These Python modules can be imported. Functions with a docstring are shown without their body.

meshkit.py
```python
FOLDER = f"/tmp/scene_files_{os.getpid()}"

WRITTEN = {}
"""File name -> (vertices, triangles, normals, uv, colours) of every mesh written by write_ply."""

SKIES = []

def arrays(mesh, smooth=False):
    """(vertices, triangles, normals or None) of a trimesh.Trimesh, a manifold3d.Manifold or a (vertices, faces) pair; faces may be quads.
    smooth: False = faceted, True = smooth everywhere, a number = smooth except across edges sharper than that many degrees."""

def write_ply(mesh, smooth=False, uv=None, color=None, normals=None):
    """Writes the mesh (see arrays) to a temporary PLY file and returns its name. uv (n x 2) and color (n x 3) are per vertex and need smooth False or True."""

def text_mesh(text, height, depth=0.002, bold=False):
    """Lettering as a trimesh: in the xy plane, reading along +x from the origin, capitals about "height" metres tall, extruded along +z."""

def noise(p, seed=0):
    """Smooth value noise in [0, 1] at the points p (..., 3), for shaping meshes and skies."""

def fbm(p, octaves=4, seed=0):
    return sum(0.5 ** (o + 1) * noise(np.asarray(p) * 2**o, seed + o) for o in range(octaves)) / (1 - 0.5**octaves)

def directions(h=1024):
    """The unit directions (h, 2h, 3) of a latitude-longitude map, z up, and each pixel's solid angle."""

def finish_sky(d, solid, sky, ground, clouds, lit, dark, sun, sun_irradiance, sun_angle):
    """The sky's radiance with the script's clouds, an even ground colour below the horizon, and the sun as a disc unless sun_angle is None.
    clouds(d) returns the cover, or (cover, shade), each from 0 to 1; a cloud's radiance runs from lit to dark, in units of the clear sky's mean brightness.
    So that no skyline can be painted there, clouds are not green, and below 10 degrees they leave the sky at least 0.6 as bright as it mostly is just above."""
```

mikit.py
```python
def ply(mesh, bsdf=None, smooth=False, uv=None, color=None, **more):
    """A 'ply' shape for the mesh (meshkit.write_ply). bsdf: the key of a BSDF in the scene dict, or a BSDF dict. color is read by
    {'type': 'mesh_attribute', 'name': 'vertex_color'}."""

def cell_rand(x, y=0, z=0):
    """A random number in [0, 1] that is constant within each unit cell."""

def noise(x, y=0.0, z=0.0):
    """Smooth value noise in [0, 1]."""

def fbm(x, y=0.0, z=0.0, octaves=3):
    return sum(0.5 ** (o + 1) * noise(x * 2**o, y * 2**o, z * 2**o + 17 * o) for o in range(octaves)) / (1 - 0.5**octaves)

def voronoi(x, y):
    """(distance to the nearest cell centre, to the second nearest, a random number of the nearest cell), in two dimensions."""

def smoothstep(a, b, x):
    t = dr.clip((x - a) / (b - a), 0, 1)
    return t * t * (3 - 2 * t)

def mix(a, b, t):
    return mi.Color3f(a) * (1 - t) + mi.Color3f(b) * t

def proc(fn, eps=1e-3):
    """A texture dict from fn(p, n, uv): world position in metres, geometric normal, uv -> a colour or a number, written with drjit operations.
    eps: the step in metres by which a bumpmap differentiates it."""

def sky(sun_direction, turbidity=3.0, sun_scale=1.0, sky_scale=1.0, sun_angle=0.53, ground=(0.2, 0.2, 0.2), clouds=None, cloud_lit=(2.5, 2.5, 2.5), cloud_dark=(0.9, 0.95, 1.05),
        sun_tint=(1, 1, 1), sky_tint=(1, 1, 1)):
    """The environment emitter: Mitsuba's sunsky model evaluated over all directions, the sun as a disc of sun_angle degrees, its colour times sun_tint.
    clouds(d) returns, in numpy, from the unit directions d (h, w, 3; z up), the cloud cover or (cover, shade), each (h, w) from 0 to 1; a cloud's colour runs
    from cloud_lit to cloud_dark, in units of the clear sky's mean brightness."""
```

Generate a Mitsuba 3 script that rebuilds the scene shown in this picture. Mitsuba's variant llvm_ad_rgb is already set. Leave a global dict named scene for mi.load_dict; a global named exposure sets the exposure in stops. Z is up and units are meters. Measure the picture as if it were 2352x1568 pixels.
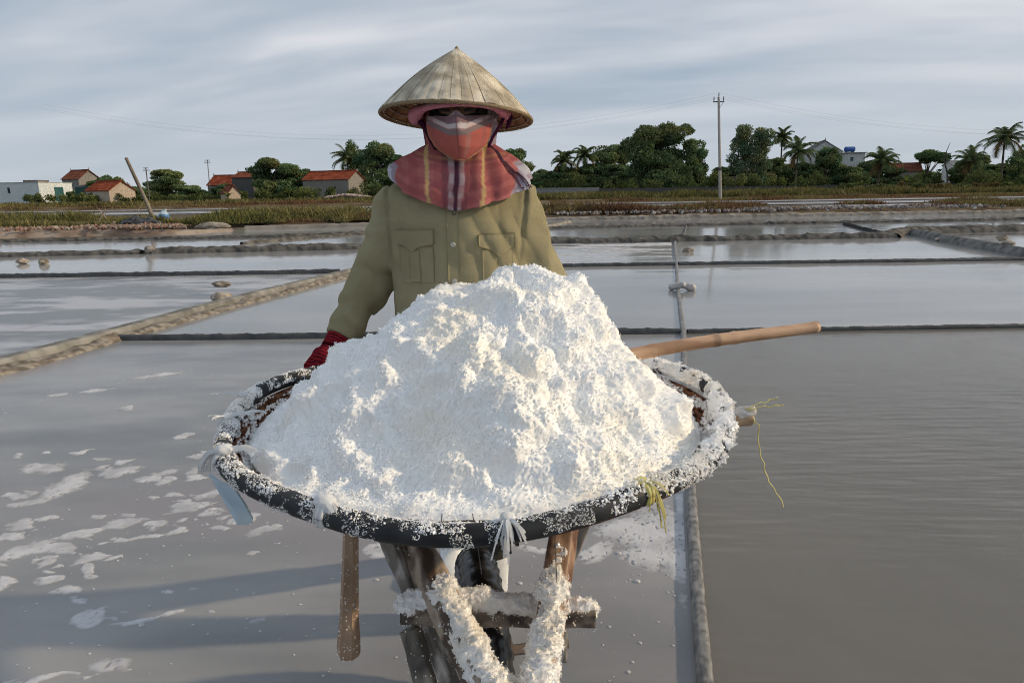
import math
import numpy as np, trimesh, mitsuba as mi, mikit, meshkit
from meshkit import noise as N3, fbm
import manifold3d as m3

T = mi.ScalarTransform4f
scene, labels = {}, {}

# ------------------------------------------------------------------ camera, sky, exposure
PITCH, ROLL = math.atan(346.7 / 1516.0), 0.015
fwd = np.array([0, math.cos(PITCH), -math.sin(PITCH)])
up0, rt0 = np.array([0, math.sin(PITCH), math.cos(PITCH)]), np.array([1.0, 0, 0])
up = up0 * math.cos(ROLL) + rt0 * math.sin(ROLL)
scene['camera'] = {'type': 'perspective', 'fov': math.degrees(2 * math.atan(1176 / 1516.0)), 'fov_axis': 'x', 'near_clip': 0.05, 'far_clip': 3000.0,
                   'to_world': T().look_at(origin=[0, 0, 1.25], target=[float(v) for v in np.array([0, 0, 1.25]) + fwd], up=[float(v) for v in up])}


def clouds(d):
    z = np.maximum(d[..., 2], 0) + 0.16
    x, y = d[..., 0] / z, d[..., 1] / z
    c, s = math.cos(0.24), math.sin(0.24)
    p = np.stack([x * c - y * s, (x * s + y * c) * 1.5, z * 0], -1)
    p = p + 0.6 * (fbm(p * 0.6 + 30.53, 3)[..., None] - 0.5)
    v = fbm(p * [0.35, 0.7, 1] + 21.53, 5, 3) * 0.65 + fbm(p * [1.1, 2.4, 1] + 29.34, 5, 11) * 0.35
    t = np.clip((v - 0.38) / 0.24, 0, 1)
    low = np.clip((d[..., 2] - 0.02) / 0.16, 0.25, 1)
    t = 0.40 + (t - 0.40) * low
    return 0.70 + 0.30 * t, np.clip(0.92 - 0.80 * t, 0, 1)


SUN = (1.0, 0.0, 0.46)
scene['sky'] = mikit.sky(SUN, turbidity=3.5, sun_scale=0.84, sky_scale=1.0, sun_angle=1.8, clouds=clouds, cloud_lit=(3.75, 3.78, 3.95), cloud_dark=(1.9, 2.35, 2.85), sun_tint=(0.95, 0.98, 1.02))
exposure = 1.34

# ------------------------------------------------------------------ materials
VC = {'type': 'mesh_attribute', 'name': 'vertex_color'}
scene['rough'] = {'type': 'twosided', 'bsdf': {'type': 'diffuse', 'reflectance': VC}}
scene['semi'] = {'type': 'twosided', 'bsdf': {'type': 'principled', 'base_color': VC, 'roughness': 0.5, 'specular': 0.5}}
scene['gloss'] = {'type': 'twosided', 'bsdf': {'type': 'principled', 'base_color': VC, 'roughness': 0.22, 'specular': 0.5}}
scene['saltmat'] = {'type': 'twosided', 'bsdf': {'type': 'principled', 'base_color': VC, 'roughness': 0.42, 'specular': 0.4}}
scene['crystal'] = {'type': 'twosided', 'bsdf': {'type': 'principled', 'base_color': VC, 'roughness': 0.16, 'specular': 0.6}}
scene['leafmat'] = {'type': 'principledthin', 'base_color': VC, 'roughness': 0.6, 'diff_trans': 0.5, 'spec_trans': 0.0}


def wmat(colour, ripple, alpha=0.02):
    return {'type': 'bumpmap', 'tex': mikit.proc(ripple, 0.004), 'scale': 1.0,
            'bsdf': {'type': 'roughplastic', 'distribution': 'ggx', 'alpha': alpha, 'int_ior': 1.33, 'nonlinear': False, 'diffuse_reflectance': mikit.proc(colour)}}


def mud_right(p, n, uv):
    t = mikit.fbm(p.x * 1.3, p.y * 0.8, 0.0, 4)
    s = mikit.fbm(p.x * 7.0, p.y * 4.0, 3.0, 3)
    return mikit.mix((0.145, 0.136, 0.122), (0.205, 0.190, 0.168), t * 0.7 + s * 0.3)


def mud_left(p, n, uv):
    t = mikit.fbm(p.x * 0.8 + 3, p.y * 1.9, 0.0, 4)
    s = mikit.fbm(p.x * 2.0, p.y * 6.0, 7.0, 4)
    c = mikit.mix((0.215, 0.222, 0.232), (0.36, 0.356, 0.352), mikit.smoothstep(0.25, 0.75, t * 0.6 + s * 0.4))
    return mikit.mix(c, (0.32, 0.285, 0.295), mikit.smoothstep(0.5, 0.72, mikit.fbm(p.x * 0.5 + 11, p.y * 1.2, 2.0, 3)) * 0.6)


def mud_far(p, n, uv):
    t = mikit.fbm(p.x * 0.25 + 3, p.y * 0.9, 0.0, 4)
    return mikit.mix((0.26, 0.265, 0.27), (0.40, 0.39, 0.38), mikit.smoothstep(0.2, 0.8, t))


def mud_salt(p, n, uv):
    t = mikit.fbm(p.x * 0.8 + 3, p.y * 2.2, 0.0, 4)
    s = mikit.fbm(p.x * 2.2, p.y * 5.5, 7.0, 4)
    return mikit.mix((0.22, 0.225, 0.23), (0.54, 0.53, 0.545), mikit.smoothstep(0.40, 0.62, t * 0.55 + s * 0.45))


def rip_right(p, n, uv):
    w = mikit.fbm(p.x * 0.7, p.y * 0.7, 1.0, 2)
    a = mikit.noise(p.x * 4.5 + 1.5 * w, p.y * 30.0 + 3 * w, 0.0) * 0.0032
    b = mikit.noise(p.x * 11.0, p.y * 60.0 + p.x * 4, 5.0) * 0.0013
    return (a + b) * (0.45 + 0.8 * w)


def rip_calm(p, n, uv):
    w = mikit.smoothstep(0.35, 0.7, mikit.fbm(p.x * 0.35, p.y * 0.5, 4.0, 3))
    return mikit.noise(p.x * 3.5, p.y * 9.0, 0.0) * (0.0004 + 0.0011 * w) + mikit.noise(p.x * 14, p.y * 30.0, 9.0) * 0.00018


def rip_far(p, n, uv):
    w = mikit.smoothstep(0.42, 0.7, mikit.fbm(p.x * 0.16, p.y * 0.5, 4.0, 3))
    return mikit.noise(p.x * 2.0, p.y * 5.0, 0.0) * (0.00025 + 0.0028 * w)


scene['water_right'] = wmat(mud_right, rip_right, 0.05)
scene['water_left'] = wmat(mud_left, rip_calm, 0.035)
scene['water_far'] = wmat(mud_far, rip_far, 0.008)
scene['water_salt'] = wmat(mud_salt, rip_calm, 0.08)


def bamboo_bump(p, n, uv):
    return mikit.noise(p.x * 900, p.y * 900, p.z * 60.0) * 0.0003


# ------------------------------------------------------------------ helpers
used = set()


def numbered(key):
    k, i = key, 0
    while k in used:
        i += 1
        k = f'{key}_{i:03d}'
    used.add(k)
    return k


def V(mesh):
    if hasattr(mesh, 'to_mesh'):
        mm = mesh.to_mesh()
        return np.array(mm.vert_properties[:, :3], float), np.array(mm.tri_verts, int)
    if isinstance(mesh, tuple):
        v, f = np.asarray(mesh[0], float), np.asarray(mesh[1], int)
        if f.shape[1] == 4:
            f = np.vstack([f[:, [0, 1, 2]], f[:, [0, 2, 3]]])
        return v, f
    return np.array(mesh.vertices, float), np.array(mesh.faces, int)


def put(name, mesh, col=(0.5, 0.5, 0.5), bsdf='rough', smooth=False, parent=None, label=None, cat=None, group=None, kind=None, uv=None):
    key = numbered((parent + '__' if parent else '') + name)
    v, f = V(mesh)
    if col is not None:
        c = col(v) if callable(col) else np.asarray(col, float)
        c = np.broadcast_to(c, v.shape) if c.ndim == 1 else c
    else:
        c = None
    scene[key] = mikit.ply((v, f), bsdf, smooth=smooth, color=c, uv=uv)
    tag(key, label, cat, group, kind)
    return key


def thing(name, label, cat, group=None):
    key = numbered(name)
    tag(key, label, cat, group)
    return key


def tag(key, label=None, cat=None, group=None, kind=None):
    d = {k: x for k, x in (('label', label), ('category', cat), ('group', group), ('kind', kind)) if x}
    if d:
        labels[key] = d


def cat(ms):
    vs, fs, n = [], [], 0
    for m in ms:
        v, f = V(m)
        vs.append(v); fs.append(f + n); n += len(v)
    return np.vstack(vs), np.vstack(fs)


def mottled(c1, c2, s, seed=0, sharp=1.0, oct=4, stretch=(1, 1, 1)):
    c1, c2 = np.asarray(c1, float), np.asarray(c2, float)

    def fn(v):
        t = np.clip((fbm(v * s * np.asarray(stretch), oct, seed) - 0.5) * sharp * 2 + 0.5, 0, 1)[:, None]
        return c1 * (1 - t) + c2 * t
    return fn


def box(x0, x1, y0, y1, z0, z1, bevel=0.0):
    if bevel:
        s = m3.Manifold.cube([x1 - x0 - 2 * bevel, y1 - y0 - 2 * bevel, z1 - z0 - 2 * bevel], False)
        o = [m3.Manifold.cube([x1 - x0 - 2 * bevel * (i != 0), y1 - y0 - 2 * bevel * (i != 1), z1 - z0 - 2 * bevel * (i != 2)], True) for i in range(3)]
        return V(m3.Manifold.batch_hull(o).translate([(x0 + x1) / 2, (y0 + y1) / 2, (z0 + z1) / 2]))
    return V(m3.Manifold.cube([x1 - x0, y1 - y0, z1 - z0], False).translate([x0, y0, z0]))


def frame(d):
    d = np.asarray(d, float) / np.linalg.norm(d)
    a = np.cross(d, [0, 0, 1.0] if abs(d[2]) < 0.9 else [1.0, 0, 0])
    a /= np.linalg.norm(a)
    return d, a, np.cross(d, a)


def tube(pts, rad, sides=8, caps=True, flat=1.0, fixed=None):
    p = np.asarray(pts, float)
    n = len(p)
    t = np.gradient(p, axis=0)
    t /= np.linalg.norm(t, axis=1, keepdims=True) + 1e-12
    ref = np.array([0, 0, 1.0]) if fixed is None else np.asarray(fixed, float)
    if fixed is None and abs(t[:, 2]).mean() > 0.8:
        ref = np.array([1.0, 0, 0])
    a = np.cross(t, ref)
    a /= np.linalg.norm(a, axis=1, keepdims=True) + 1e-12
    b = np.cross(t, a)
    r = np.broadcast_to(np.asarray(rad, float), (n,))
    ang = np.arange(sides) * 2 * np.pi / sides
    v = p[:, None] + r[:, None, None] * (np.cos(ang)[None, :, None] * a[:, None] + flat * np.sin(ang)[None, :, None] * b[:, None])
    i, j = np.meshgrid(np.arange(n - 1), np.arange(sides), indexing='ij')
    q = np.stack([i * sides + j, i * sides + (j + 1) % sides, (i + 1) * sides + (j + 1) % sides, (i + 1) * sides + j], -1).reshape(-1, 4)
    v = v.reshape(-1, 3)
    f = np.vstack([q[:, [0, 2, 1]], q[:, [0, 3, 2]]])
    if caps:
        k = len(v)
        v = np.vstack([v, p[:1], p[-1:]])
        j = np.arange(sides)
        f = np.vstack([f, np.stack([j * 0 + k, j, (j + 1) % sides], 1), np.stack([j * 0 + k + 1, (n - 1) * sides + (j + 1) % sides, (n - 1) * sides + j], 1)])
    return v, f


def grid(P):
    """(n, m, 3) points -> sheet"""
    n, m = P.shape[:2]
    i, j = np.meshgrid(np.arange(n - 1), np.arange(m - 1), indexing='ij')
    q = np.stack([i * m + j, (i + 1) * m + j, (i + 1) * m + j + 1, i * m + j + 1], -1).reshape(-1, 4)
    return P.reshape(-1, 3), np.vstack([q[:, [0, 1, 2]], q[:, [0, 2, 3]]])


def thick(P, t):
    """a sheet (n, m, 3) given a thickness along -normal, closed"""
    n, m = P.shape[:2]
    v, f = grid(P)
    nn = np.zeros_like(v)
    fn = np.cross(v[f[:, 1]] - v[f[:, 0]], v[f[:, 2]] - v[f[:, 0]])
    for k in range(3):
        np.add.at(nn, f[:, k], fn)
    nn /= np.linalg.norm(nn, axis=1, keepdims=True) + 1e-12
    w = v - nn * t
    K = len(v)
    ring = np.concatenate([np.arange(m), np.arange(1, n) * m + m - 1, (n - 1) * m + np.arange(m - 2, -1, -1), np.arange(n - 2, 0, -1) * m])
    a, b = ring, np.roll(ring, -1)
    side = np.vstack([np.stack([a, a + K, b + K], 1), np.stack([a, b + K, b], 1)])
    return np.vstack([v, w]), np.vstack([f, f[:, ::-1] + K, side])


def nets(f, lo, hi, h):
    lo, hi = np.asarray(lo, float), np.asarray(hi, float)
    n = np.ceil((hi - lo) / h).astype(int) + 1
    ax = [lo[k] + np.arange(n[k]) * h for k in range(3)]
    vals = np.empty(n)
    for i0 in range(0, n[0], 24):
        g = np.stack(np.meshgrid(ax[0][i0:i0 + 24], ax[1], ax[2], indexing='ij'), -1)
        vals[i0:i0 + 24] = f(g.reshape(-1, 3)).reshape(g.shape[:3])
    c = n - 1
    acc, cnt = np.zeros((*c, 3)), np.zeros(c)
    cs = [(a, b, d) for a in (0, 1) for b in (0, 1) for d in (0, 1)]
    sl = lambda o: vals[o[0]:o[0] + c[0], o[1]:o[1] + c[1], o[2]:o[2] + c[2]]
    for a in cs:
        for k in range(3):
            if a[k] == 0:
                b = list(a); b[k] = 1
                va, vb = sl(a), sl(b)
                x = (va < 0) != (vb < 0)
                t = np.where(x, va / np.where(x, va - vb, 1), 0)
                for q in range(3):
                    acc[..., q] += np.where(x, a[q] + (t if q == k else 0), 0)
                cnt += x
    act = cnt > 0
    idx = -np.ones(c, int)
    idx[act] = np.arange(act.sum())
    v = (np.argwhere(act) + acc[act] / cnt[act][:, None]) * h + lo
    fs = []
    for k in range(3):
        o1, o2 = [(1, 2), (2, 0), (0, 1)][k]
        s0 = [slice(1, n[q] - 1) for q in range(3)]; s0[k] = slice(0, c[k])
        s1 = list(s0); s1[k] = slice(1, n[k])
        A, B = vals[tuple(s0)] < 0, vals[tuple(s1)] < 0
        e = np.argwhere(A != B)
        flip = A[A != B]
        base = e.copy()
        for q in (o1, o2):
            base[:, q] += 1
        def cell(d1, d2):
            w = base.copy(); w[:, o1] -= d1; w[:, o2] -= d2
            return idx[w[:, 0], w[:, 1], w[:, 2]]
        q = np.stack([cell(1, 1), cell(0, 1), cell(0, 0), cell(1, 0)], 1)
        q[~flip] = q[~flip][:, ::-1]
        fs.append(q)
    q = np.vstack(fs)
    q = q[(q >= 0).all(1)]
    return v, np.vstack([q[:, [0, 1, 2]], q[:, [0, 2, 3]]])


def caps(P, a, b, ra, rb):
    a, b = np.asarray(a, float), np.asarray(b, float)
    ba = b - a
    h = np.clip((P - a) @ ba / (ba @ ba), 0, 1)
    return np.linalg.norm(P - a - h[:, None] * ba, axis=1) - (ra + (rb - ra) * h)


def ell(P, c, r):
    r = np.asarray(r, float)
    return (np.linalg.norm((P - np.asarray(c, float)) / r, axis=1) - 1) * r.min()


def smin(a, b, k):
    h = np.clip(0.5 + 0.5 * (b - a) / k, 0, 1)
    return b * (1 - h) + a * h - k * h * (1 - h)


def rockmesh(c, r, seed, sub=2, amp=0.35):
    m = trimesh.creation.icosphere(subdivisions=sub)
    v = m.vertices
    d = 1 + amp * (fbm(v * 1.3 + seed * 3.1, 3, seed) - 0.5) * 2
    return v * d[:, None] * np.asarray(r) + np.asarray(c), np.array(m.faces)


CRYST = []
for s in range(6):
    rr = np.random.default_rng(50 + s)
    w = np.array([[1, 0, 0], [-1, 0, 0], [0, 1, 0], [0, -1, 0], [0, 0, 1], [0, 0, -1]], float) * rr.uniform(0.7, 1.3, (6, 1)) + rr.uniform(-0.2, 0.2, (6, 3))
    CRYST.append(w)
CF = np.array([[0, 2, 4], [2, 1, 4], [1, 3, 4], [3, 0, 4], [2, 0, 5], [1, 2, 5], [3, 1, 5], [0, 3, 5]])


def crystals(pos, size, seed):
    r = np.random.default_rng(seed)
    n = len(pos)
    q = r.normal(size=(n, 4)); q /= np.linalg.norm(q, axis=1, keepdims=True)
    w, x, y, z = q.T
    R = np.stack([1 - 2 * (y * y + z * z), 2 * (x * y - z * w), 2 * (x * z + y * w), 2 * (x * y + z * w), 1 - 2 * (x * x + z * z), 2 * (y * z - x * w), 2 * (x * z - y * w), 2 * (y * z + x * w), 1 - 2 * (x * x + y * y)], -1).reshape(n, 3, 3)
    base = np.array(CRYST)[r.integers(0, 6, n)]
    v = np.einsum('nij,nkj->nki', R, base) * np.asarray(size).reshape(-1, 1, 1) + np.asarray(pos)[:, None]
    f = CF[None] + (np.arange(n) * 6)[:, None, None]
    return v.reshape(-1, 3), f.reshape(-1, 3)


def salt_col(v, seed=1):
    t = np.clip((fbm(v * 16.0, 4, seed) - 0.42) * 3.2, 0, 1)[:, None]
    return np.array([0.88, 0.88, 0.875]) * (1 - t) + np.array([0.85, 0.815, 0.74]) * t


# ------------------------------------------------------------------ ground and water
def terrain_z(x, y):
    t = np.clip((y - 66) / 50, 0, 1)
    s = np.clip((x + 45) / 110, 0, 1)
    return -0.04 + t * t * (3 - 2 * t) * (0.10 + 0.80 * s)


gx = np.concatenate([-np.geomspace(1500, 120, 12), np.linspace(-110, 110, 111), np.geomspace(120, 1500, 12)])
gy = np.concatenate([np.linspace(-60, 20, 17), np.linspace(21, 170, 150), np.geomspace(175, 2500, 16)])
GX, GY = np.meshgrid(gx, gy, indexing='ij')


def ground_col(v):
    n1, n2 = fbm(v * [0.05, 0.22, 1], 4, 2)[:, None], fbm(v * [0.3, 0.9, 1] + 7, 4, 5)[:, None]
    near = np.clip((v[:, 1:2] - 62) / 12, 0, 1)
    red, olive, mud = np.array([0.155, 0.088, 0.056]), np.array([0.115, 0.105, 0.047]), np.array([0.15, 0.125, 0.10])
    t = np.clip((n1 - 0.45) * 5, 0, 1)
    c = red * (1 - t) + olive * t
    c = mud * (1 - near) + c * near
    far = np.clip((v[:, 1:2] - 84) / 14, 0, 1)
    c = c * (1 - far) + np.array([0.075, 0.078, 0.034]) * far
    return c * (0.7 + 0.6 * n2)


put('ground', grid(np.stack([GX, GY, terrain_z(GX, GY)], -1)), ground_col, smooth=True, kind='structure')


def pan(poly, mat, z=0.0):
    from shapely.geometry import Polygon
    v2, f = trimesh.creation.triangulate_polygon(Polygon(poly), engine='earcut')
    v, f = np.column_stack([v2, np.full(len(v2), z)]), np.array(f)
    a, b, c = (v[f[:, k], :2] for k in range(3))
    neg = np.cross(b - a, c - a) < 0
    f[neg] = f[neg][:, ::-1]
    put('water', (v, f), None, mat, kind='structure')


DIV = [(0.30, 0.2), (0.44, 1.2), (0.487, 1.468), (0.555, 1.772), (0.68, 2.308), (1.181, 4.366), (1.519, 5.72), (2.143, 8.444), (2.74, 10.9), (3.83, 15.5), (3.95, 15.92)]
BANK = [(-5.2, 1.0), (-4.2, 3.6), (-3.77, 4.83), (-3.6, 5.70), (-3.26, 7.45), (-2.5, 10.3), (-2.35, 10.85), (-1.1, 15.75)]
pan([(-5.2, -2), (0.1, -2)] + DIV[:7] + [(-3.58, 5.74)] + BANK[2::-1], 'water_left')
pan([(0.1, -2), (9, -2), (9, 5.71)] + DIV[6::-1], 'water_right')
pan([(-3.58, 5.74), (1.519, 5.72), (2.143, 8.444), (2.74, 10.93), (-2.35, 10.85), (-3.26, 7.45)], 'water_far')
pan([(1.519, 5.72), (12, 5.71), (14, 10.9), (2.74, 10.93), (2.143, 8.444)], 'water_far')
pan([(-2.35, 10.85), (2.74, 10.93), (3.95, 15.92), (-1.1, 15.75)], 'water_far')
pan([(2.74, 10.93), (14, 10.9), (16, 17), (10.3, 16.4), (3.95, 15.92)], 'water_far')
pan([(-5.5, 1.0), (-9.5, 1.0), (-14, 10.6), (-2.6, 10.62), (-3.45, 7.45), (-4.0, 4.83)], 'water_salt')
pan([(-14, 10.6), (-2.6, 10.62), (-1.3, 15.6), (-8, 14.75), (-16, 14.3)], 'water_far')
pan([(-22, 15.0), (-8, 14.75), (-1.1, 15.75), (3.95, 15.92), (16, 17), (30, 17.4), (32, 23.6), (17.7, 23.2), (1.5, 22.1), (-4.6, 20.7), (-24, 19.2)], 'water_far')
pan([(-12, 20.2), (-4.6, 20.7), (1.5, 22.1), (17.7, 23.2), (34, 23.7), (38, 29.2), (2, 28.5), (-9.6, 24.3)], 'water_far')
for xs, y0, y1, s in (((-75, 75), 47.5, 53.0, 0.02), ((-16, 90), 57.5, 62, 0.02), ((-80, 10), 59, 62, 0.0), ((14, 95), 40.5, 43.5, 0.03)):
    pan([(xs[0], y0 + s * xs[0]), (xs[1], y0 + s * xs[1]), (xs[1], y1 + s * xs[1]), (xs[0], y1 + s * xs[0])], 'water_salt')


def dike(name, pts, w, h, col, seed=0, step=0.08, rough=0.35, power=3, z0=-0.05, bsdf='rough', lab=None, cat_='divider', kind=None, nc=15, group=None, wob=0.0):
    p = np.asarray(pts, float)
    seg = np.linalg.norm(np.diff(p, axis=0), axis=1)
    s = np.concatenate([[0], np.cumsum(seg)])
    n = max(4, int(s[-1] / step))
    u = np.linspace(0, s[-1], n)
    c = np.stack([np.interp(u, s, p[:, 0]), np.interp(u, s, p[:, 1])], 1)
    t = np.gradient(c, axis=0)
    if n > 20:
        k = np.ones(9) / 9
        t = np.stack([np.convolve(np.pad(t[:, i], 4, 'edge'), k, 'valid') for i in (0, 1)], 1)
    t /= np.linalg.norm(t, axis=1, keepdims=True)
    nn = np.stack([-t[:, 1], t[:, 0]], 1)
    if wob:
        c = c + nn * (wob * (fbm(np.stack([u * 0.8, u * 0 + seed, u * 0], 1), 3, seed) - 0.5) * 2)[:, None]
    ww = np.interp(u, s, np.broadcast_to(w, (len(p),)))
    hh = np.interp(u, s, np.broadcast_to(h, (len(p),)))
    x = np.linspace(-1, 1, nc)
    prof = 1 - np.abs(x) ** power
    P = np.zeros((n, nc, 3))
    P[..., :2] = c[:, None] + nn[:, None] * (x[None, :, None] * ww[:, None, None] / 2)
    q = np.stack([P[..., 0], P[..., 1], P[..., 0] * 0 + seed], -1)
    sc = 1.2 / np.mean(ww)
    nz = fbm(q * sc, 4, seed) - 0.5
    P[..., 2] = hh[:, None] * prof * (1 + rough * 2 * nz) + np.where(prof <= 1e-6, z0, 0)
    P[..., :2] += nn[:, None] * (nz * rough * ww[:, None] * 0.5)[..., None]
    q3 = P * [1, 1, 1.6]
    P += (np.stack([fbm(q3 * 11 + k * 7, 3, seed + k) - 0.5 for k in range(3)], -1) * np.clip(rough, 0, 0.4) * 0.16 * np.mean(hh) / 0.15 * 0.8) * (prof > 1e-6)[None, :, None]
    return put(name, grid(P[:, ::-1]), col, bsdf, smooth=45 if False else True, label=lab, cat=cat_ if lab else None, kind=kind, group=group)


CEM = mottled((0.10, 0.10, 0.098), (0.24, 0.235, 0.22), 9, 3, 1.3)
CEM_D = mottled((0.028, 0.03, 0.032), (0.075, 0.076, 0.076), 14, 4, 1.4)
ROUGHD = mottled((0.06, 0.06, 0.058), (0.20, 0.185, 0.165), 13, 5, 1.8, oct=5)
PALE = mottled((0.17, 0.155, 0.135), (0.38, 0.345, 0.30), 9, 6, 1.6, oct=5)
dike('divider', DIV, [0.050] * 7 + [0.052, 0.056, 0.066, 0.066], 0.030, mottled((0.095, 0.092, 0.09), (0.24, 0.23, 0.22), 60, 8, 1.9, oct=5), 1, 0.012, 0.05, 4, bsdf='semi', lab='long smooth grey cement ridge running from the right foreground to the far pans')
dike('divider', [(-3.62, 5.76), (-2.6, 5.72), (0, 5.70), (1.49, 5.69)], 0.06, 0.05, CEM_D, 2, 0.03, 0.2, 4, bsdf='semi', lab='low dark wet divider crossing just behind the worker to the grey ridge')
dike('divider', [(1.55, 5.70), (5, 5.715), (12, 5.71)], 0.05, 0.035, CEM_D, 3, 0.03, 0.2, 4, bsdf='semi', lab='thin dark wet divider right of the grey ridge, behind the bamboo handle')
dike('divider', [(-14, 10.62), (-8.2, 10.6), (-3.7, 10.52), (-2.75, 10.6)], 0.10, 0.065, CEM_D, 4, 0.05, 0.2, 4, bsdf='semi', lab='thin dark divider on the left ending at the cement bank beside the worker')
dike('divider', [(-2.35, 10.9), (0.84, 10.95), (2.72, 10.95)], 0.09, 0.055, CEM_D, 5, 0.05, 0.2, 4, bsdf='semi', lab='thin dark divider right of the worker, short of the grey ridge')
dike('divider', [(2.78, 10.95), (8.5, 10.9), (15, 10.9)], 0.09, 0.055, CEM_D, 6, 0.05, 0.2, 4, bsdf='semi', lab='thin dark divider beyond the knotted bag, running off to the right edge')
dike('embankment', [(-16, 14.3), (-11.1, 14.5), (-8.15, 14.72)], 0.30, 0.10, ROUGHD, 7, 0.06, 0.4, 4, kind='structure')
dike('embankment', [(-7.9, 14.75), (-5.5, 14.95), (-3.4, 15.2), (1, 16.0), (3.9, 15.95), (9.3, 16.15)], 0.32, 0.125, ROUGHD, 8, 0.06, 0.45, 4, kind='structure')
dike('embankment', [(-20, 18.9), (-12, 19.45), (-6.8, 19.75), (-4.6, 20.6), (1.55, 22.05), (8, 22.6), (17.7, 23.1), (34, 23.7)], 0.24, 0.085, ROUGHD, 9, 0.08, 0.4, 4, kind='structure')
dike('embankment', [(1, 28.45), (8, 28.6), (22, 28.95), (38, 29.3)], 0.40, 0.13, PALE, 10, 0.1, 0.4, 4, kind='structure')
dike('embankment', [(9.2, 16.1), (9.75, 16.9), (10.41, 17.3), (13.7, 17.8), (30, 18.6)], [0.5, 0.5, 0.55, 0.5, 0.5], [0.11, 0.15, 0.17, 0.16, 0.15], ROUGHD, 11, 0.08, 0.35, 3.5, kind='structure')
dike('embankment', [(10.35, 17.2), (9.75, 15.0), (9.1, 12.2), (8.5, 9.5), (7.9, 7.0)], [0.34, 0.32, 0.30, 0.30, 0.30], 0.15, CEM, 12, 0.04, 0.08, 2.6, kind='structure')
dike('divider', [(10.9, 21.8), (10.1, 19.0), (9.3, 16.3)], 0.14, 0.08, CEM_D, 13, 0.08, 0.3, 3, lab='short dark divider running into the bend of the cement bank on the right')
dike('divider', [(3.95, 16.0), (4.8, 18.4), (5.9, 22.4)], 0.05, 0.04, CEM, 14, 0.08, 0.2, 3, lab='very thin divider carrying on the grey ridge between the far pans')
dike('divider', [(1.2, 22.9), (2.4, 26.7)], 0.10, 0.06, PALE, 15, 0.08, 0.3, 3, lab='short pale slanting divider just right of the shoulder of the worker')
dike('divider', [(-6.95, 17.2), (-5.7, 19.3), (-4.4, 20.5)], 0.14, 0.07, ROUGHD, 16, 0.08, 0.4, 3, lab='short earthen divider slanting between two far pans left of the worker')
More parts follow.
